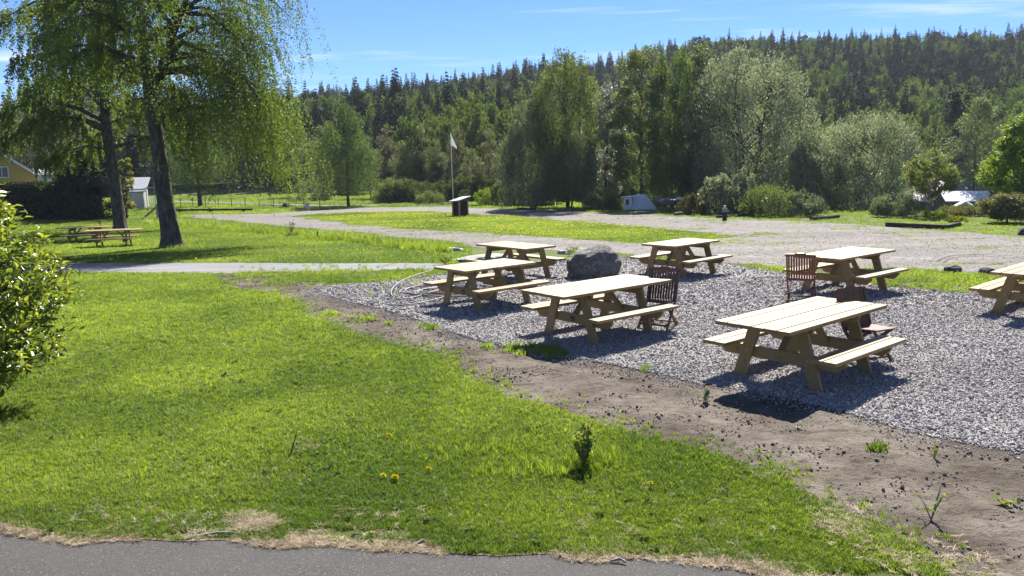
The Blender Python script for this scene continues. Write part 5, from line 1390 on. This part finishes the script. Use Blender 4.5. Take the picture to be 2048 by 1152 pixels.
link('prop', MB().bar((-34 * k, -.2, .02), (-.1, -.1, 26 * k), .13, .11).mesh('prop', GREYW), t)
# wire fence
A, B = at(338, 414), at(640, 417)
t = empty('wire_fence', A); tag(t, 'low wire fence on thin posts beyond the gravel road', 'fence')
for i in range(12):
    q = A.lerp(B, i / 11); q.z = float(zg(q.x, q.y)); link('fence_post', MB().tube([(0, 0, 0), (0, 0, 1.0)], .035, 6).mesh('fence_post', LOGD), t, q - A)
for z_ in (.45, .85): link('wire', MB().tube([Vector((0, 0, z_)), Vector(((B - A).x * .5, (B - A).y * .5, (B - A).z * .5 + z_ - .03)), B - A + Vector((0, 0, z_))], .010, 4).mesh('wire', STEEL), t)
A, B = at(345, 425), at(505, 424)
t = empty('rail_beam', A); tag(t, 'low grey beam lying along the field edge behind the birch', 'beam')
link('beam', MB().bar(Vector((0, 0, .22)), B - A + Vector((0, 0, .22)), .18, .16).mesh('beam', LOGD), t)
for q in (.1, .5, .9): link('block', MB().box((-.15, -.1, 0), (.15, .1, .14)).mesh('block', LOGD), t, (B - A) * q)
p = at(570, 416)
t = empty('trailer', p, R(3)); tag(t, 'small low trailer with dark wheel by the field fence', 'trailer')
link('frame', MB().box((-1.1, -.35, .28), (.35, .35, .36)).mesh('frame', STEEL), t); link('drawbar', MB().bar((-1.1, 0, .32), (-2.1, 0, .30), .07, .07).mesh('drawbar', STEEL), t)
for s in (-1, 1):
    w_ = link('wheel', MB().tube([(.1, s * .42 - .07, .24), (.1, s * .42 + .07, .24)], .24, 14).mesh('wheel', BLACK), t)
p = at(615, 419); t = empty('meter_box', p); tag(t, 'small white meter box on the field edge', 'box')
k = depth_of(p) / CAM_F
link('cabinet', MB().box((-.16, -.12, 0), (.16, .12, 12 * k)).mesh('cabinet', WHITE), t); link('lid', MB().box((-.18, -.14, 12 * k + .001), (.18, .14, 12 * k + .05)).mesh('lid', ROOFG), t)
p = at(635, 478); t = empty('stub_post', p); tag(t, 'short dark stub post in the long grass strip', 'post')
link('stub', MB().tube([(0, 0, 0), (.02, 0, .32)], [.06, .05], 8).mesh('stub', LOGD), t); link('top', MB().tube([(.02, 0, .321), (.02, 0, .36)], [.055, .03], 8).mesh('top', LOGD), t)

# ------------------------------------------------------------------ plants close by
def ovate_leaf(L, W, fold=.18, curl=.12):
    v = [(0, 0, 0), (.30 * L, -.42 * W, fold * W), (.30 * L, .42 * W, fold * W), (.42 * L, 0, -.03 * L), (.66 * L, -.36 * W, fold * W - curl * L * .4), (.66 * L, .36 * W, fold * W - curl * L * .4), (.72 * L, 0, -curl * L * .5), (L, 0, -curl * L)]
    f = [(0, 1, 3), (0, 3, 2), (1, 4, 6, 3), (3, 6, 5, 2), (4, 7, 6), (6, 7, 5)]
    return v, f
def m_bushleaf():
    n = N('shrub_leaves'); a = n.n.new('ShaderNodeAttribute'); a.attribute_type = 'GEOMETRY'; a.attribute_name = 'tint'
    col = n.mix(a.outputs['Fac'], (0.066, 0.118, 0.028), (0.250, 0.300, 0.052))
    b = n.bsdf(col, .32, .55); t = n.n.new('ShaderNodeBsdfTranslucent'); n.l.new(n.mix(1.0, col, (1.5, 1.35, .4), 'MULTIPLY'), t.inputs[0])
    mx = n.n.new('ShaderNodeMixShader'); mx.inputs[0].default_value = .42; n.l.new(b, mx.inputs[1]); n.l.new(t.outputs[0], mx.inputs[2]); return n.done(mx.outputs[0])
BLEAF = m_bushleaf()
rng = np.random.default_rng(909)
bp = at(-95, 830); bp.z = 0
t = empty('leafy_shrub', bp); tag(t, 'big leafy green shrub at the left edge of the lawn', 'shrub')
BH, BR = 2.62, 1.13
stem = MB(); LP, LD, LT = [], [], []
nst = 260
for i in range(nst):
    a = rng.uniform(0, 6.283); u = rng.uniform(0.10, 1) ; zt = BH * (.10 + .90 * u)
    prof_r = BR * (1 - .55 * max(0, u - .55) / .45) * (.72 + .28 * min(1, u * 5)) * (0.66 + .62 * float(fbm(a * 2.1, zt * 1.9, 15)))
    e = Vector((math.cos(a) * prof_r, math.sin(a) * prof_r, zt)); s = Vector((math.cos(a) * .12, math.sin(a) * .12, max(.05, zt - .75 * prof_r - .2)))
    m_ = s.lerp(e, .5) + Vector((0, 0, .10))
    stem.tube([s, m_, e], [.010, .007, .003], 4, False)
    nl = 70
    for q in np.linspace(.28, 1.02, nl):
        pnt = (s.lerp(m_, q * 2) if q < .5 else m_.lerp(e, q * 2 - 1)) + Vector(rng.normal(0, .06, 3))
        dr = (e - s).normalized() * .6 + Vector(rng.normal(0, .7, 3)) + Vector((0, 0, -.1))
        LP.append(pnt); LD.append(dr.normalized()); LT.append(min(1, max(0, .10 + .55 * (q > .86) * rng.uniform(.2, 1.3) + .35 * rng.uniform(0, 1))))
for i in range(10): stem.tube([(rng.normal(0, .08), rng.normal(0, .08), 0), (rng.normal(0, .2), rng.normal(0, .2), .9), (rng.normal(0, .4), rng.normal(0, .4), 1.9)], [.022, .016, .008], 6, False)
link('stems', stem.mesh('stems', BARK2, True), t)
def leaf_frame(d, roll):
    x = d.normalized(); up = Vector((0, 0, 1)) if abs(x.z) < .95 else Vector((1, 0, 0)); y = up.cross(x).normalized(); z = x.cross(y)
    y2 = y * math.cos(roll) + z * math.sin(roll); z2 = x.cross(y2)
    return Matrix((x, y2, z2)).transposed()
# the 300 leaves that show largest are objects of their own, the rest one mass
vis = sorted(range(len(LP)), key=lambda i: -(LP[i].x * 1.0 - LP[i].y * .55 + .25 * LT[i]))
singles = set(i for i in vis if LP[i].x + bp.x > -.70 * bp.y)
pick = [i for i in vis if i in singles][:300]
pset = set(pick)
variants = []
for k in range(5):
    L = .065 + .012 * k; v, f = ovate_leaf(L, L * .5); me = np_mesh('leaf', np.array(v, float), np.array([(0, 1, 3), (0, 3, 2), (1, 4, 6), (1, 6, 3), (3, 6, 5), (3, 5, 2), (4, 7, 6), (6, 7, 5)]), BLEAF, np.full(len(v), [.15, .4, .6, .8, 1.0][k]))
    variants.append(me)
for i in pick:
    k = min(4, int(LT[i] * 5)); o = link('leaf', variants[k], t, LP[i]); o.rotation_euler = leaf_frame(LD[i], rng.normal(0, .6)).to_euler()
AV, AF, AT = [], [], []
tri = np.array([(0, 1, 3), (0, 3, 2), (1, 4, 6), (1, 6, 3), (3, 6, 5), (3, 5, 2), (4, 7, 6), (6, 7, 5)])
for i in range(len(LP)):
    if i in pset: continue
    L = rng.uniform(.05, .115); v, f = ovate_leaf(L, L * .5); mt_ = leaf_frame(LD[i], rng.normal(0, .6))
    AF.append(tri + len(AT)); AV += [tuple(mt_ @ Vector(q) + LP[i]) for q in v]; AT += [LT[i]] * 8
o = link('foliage', np_mesh('foliage', np.array(AV), np.concatenate(AF), BLEAF, np.array(AT)), t); o['kind'] = 'stuff'

# dandelions in the lawn
YEL2 = plain('dandelion_petal', (0.74, 0.60, 0.01), .7, .15, .08, 60); GST = plain('green_stem', (0.10, 0.17, 0.03), .6, .2, .2)
def petals(r):
    mb = MB(); rr = random.Random(int(r * 1e5))
    for ring, (n_, q, z_) in enumerate(((16, 1.0, 0), (14, .75, .35), (10, .45, .55))):
        for i in range(n_):
            a = 6.283 * i / n_ + ring * .2; c, s = math.cos(a), math.sin(a); w = r * .16
            mb.add([(0, 0, r * .1), (c * r * q * .6 - s * w, s * r * q * .6 + c * w, r * z_ * .7 + r * .15), (c * r * q, s * r * q, r * z_), (c * r * q * .6 + s * w, s * r * q * .6 - c * w, r * z_ * .7 + r * .15)], [(0, 3, 2, 1)])
    return mb.mesh('flower', YEL2)
fl = petals(.033)
for px_, py_, h, lab in [(778, 870, .07, 'single dandelion flower in the middle of the lawn'), (766, 951, .05, 'left dandelion of the close pair near the asphalt'), (790, 954, .06, 'right, larger dandelion of the close pair near the asphalt'),
                         (858, 938, .06, 'dandelion flower right of the close pair'), (1301, 967, .07, 'dandelion flower right of the little bush'), (654, 812, .05, 'faded dandelion far up the lawn beside a bare spot')]:
    p = at(px_, py_, h); p.z = 0; t = empty('dandelion', p); tag(t, lab, 'flower', 'dandelions in the lawn')
    link('stem', MB().tube([(0, 0, 0), (.004, 0, h * .6), (0, 0, h)], .003, 5).mesh('stem', GST), t); o = link('flower', fl, t, (0, 0, h), (R(-18), R(8), px_)); o.scale = (1.1,) * 3 if px_ == 790 else ((.6,) * 3 if px_ == 654 else (.95,) * 3)
# little bush with long grass
rng = np.random.default_rng(33)
def small_plant(name, label, px_, py_, stems, h, nleaf, leafL, mat, spread, cat='plant', tint=None):
    p = at(px_, py_); p.z += .0 if name == 'young_bush' else .02
    t = empty(name, p); tag(t, label, cat); mb = MB(); C, D = [], []
    for i in range(stems):
        a = rng.uniform(0, 6.283); e = Vector((math.cos(a) * spread * rng.uniform(.3, 1), math.sin(a) * spread * rng.uniform(.3, 1), h * rng.uniform(.65, 1)))
        mb.tube([(0, 0, 0), e * .5 + Vector((0, 0, h * .08)), e], [.005, .004, .002], 5)
        for q in np.linspace(.35, 1, max(1, nleaf // stems)):
            C.append(e * float(q) + Vector(rng.normal(0, .012, 3))); D.append(rng.normal(0, 1, 3) + np.array([0, 0, .3]))
    link('stem', mb.mesh('stem', BARKM), t)
    if nleaf:
        C = np.array([tuple(c) for c in C]); ls = leafL * rng.uniform(.7, 1.3, len(C))
        link('leaves', leaves_mesh('leaves', C, np.array(D), rdir(rng, len(C)), ls, ls * .55, rng.uniform(.1, 1, len(C)), mat), t)
    return t
small_plant('young_bush', 'little leafy bush standing alone in the lawn', 1168, 935, 12, .42, 240, .055, BLEAF, .115, 'bush')
x, y = [], []
p = at(1180, 928)
for _ in range(150):
    a, r_ = rng.uniform(0, 6.28), abs(rng.normal(0, .13)); x.append(p.x + r_ * math.cos(a) * 1.3); y.append(p.y + r_ * math.sin(a))
p = at(960, 905)
for _ in range(60): x.append(p.x + rng.normal(0, .28)); y.append(p.y + rng.normal(0, .12))
p = at(1045, 950)
for _ in range(60): x.append(p.x + rng.normal(0, .30)); y.append(p.y + rng.normal(0, .10))
p = at(370, 494)
x, y = np.array(x), np.array(y)
put_scatter('tall_grass_clumps', x, y, long_src, 4, .35, .75, .35 + .4 * rng.uniform(0, 1, len(x)), rng, 'taller grass round the little bush in the lawn')
p = at(358, 498); x, y = p.x + rng.normal(.1, .45, 90), p.y + rng.normal(0, .22, 90)
put_scatter('trunk_grass', x, y, long_src, 4, .6, 1.2, .5 + .4 * rng.uniform(0, 1, 90), rng, 'long grass at the foot of the big birch')
small_plant('rose_stump', 'cut thorny rose stems sticking out of the soil', 1862, 1045, 6, .24, 22, .032, L_LIME, .13)
small_plant('seedling', 'small wilted plant in the soil before the nearest table', 1407, 808, 3, .17, 12, .085, L_WILD, .06)
small_plant('seedling', 'small green seedling in the soil on the right', 1868, 925, 2, .16, 14, .045, BLEAF, .05)
small_plant('seedling', 'low rosette plant in the soil by the right edge', 2008, 1016, 6, .06, 14, .07, BLEAF, .10)
small_plant('seedling', 'tiny dark seedling in the middle of the soil strip', 1595, 862, 2, .06, 8, .045, L_WILD, .04)
small_plant('seedling', 'tiny seedling beside the table shadow', 1588, 822, 2, .05, 8, .05, L_WILD, .05)
small_plant('sapling', 'thin leafy sapling in the long grass strip', 583, 472, 6, .85, 70, .10, L_WILD, .22, 'plant')
small_plant('sapling', 'slim sapling just behind the rear picnic table', 203, 462, 3, .8, 20, .13, L_WILD, .12, 'plant')
small_plant('weed', 'leafy weeds by the end of the footpath', 890, 530, 12, .25, 140, .07, L_LIME, .30, 'weeds')
small_plant('weed', 'leafy weeds behind the crosswise table, left of the boulder', 1138, 512, 10, .28, 120, .07, L_LIME, .35, 'weeds')
# bare twig with one fresh leaf, and fallen sticks
p = at(580, 912); p.z = 0; q = at(598, 868, .19)
t = empty('twig', p); tag(t, 'bare leaning twig with one yellow leaf in the lawn', 'twig')
link('stem', MB().tube([(0, 0, 0), (.035, 0, .10), (.075, .0, .225)], [.007, .006, .004], 6).mesh('stem', BARK2), t)
v, f = ovate_leaf(.045, .03); link('leaf', np_mesh('leaf', np.array(v, float), tri, BLEAF, np.ones(8)), t, (.075, 0, .225), (0, R(-10), 0))
for a, b_, r_, lab in [((365, 1082), (488, 1072), .009, 'grey stick lying on the asphalt edge'), ((830, 1096), (852, 1088), .008, 'short straw-pale stick at the asphalt edge'), ((1220, 1128), (1252, 1131), .008, 'small grey stick near the little bush on the asphalt edge')]:
    A, B = at(*a), at(*b_); mid_ = A.lerp(B, .55) + Vector((.01, .02, .012))
    o = link('stick', MB().tube([A + Vector((0, 0, .022)), mid_ + Vector((0, 0, .022)), B + Vector((0, 0, .022))], [r_ * .7, r_, r_ * .8], 6).mesh('stick', GREYW)); tag(o, lab, 'stick', 'sticks at the asphalt edge')

# ------------------------------------------------------------------ the air: one closed box of thin haze round everything
hzm, hn, hl = new_mat('thin_haze')
ho = hn.new('ShaderNodeOutputMaterial'); hv_ = hn.new('ShaderNodeVolumePrincipled')
hv_.inputs['Color'].default_value = (0.80, 0.88, 1.0, 1)
hv_.inputs['Density'].default_value = 0.00020
hv_.inputs['Anisotropy'].default_value = 0.0
hl.new(hv_.outputs[0], ho.inputs['Volume'])
hz_ = link('haze', MB().box((-1250, -320, -8.0), (1250, 1450, 80.0)).mesh('haze', hzm)); tag(hz_, kind='stuff')
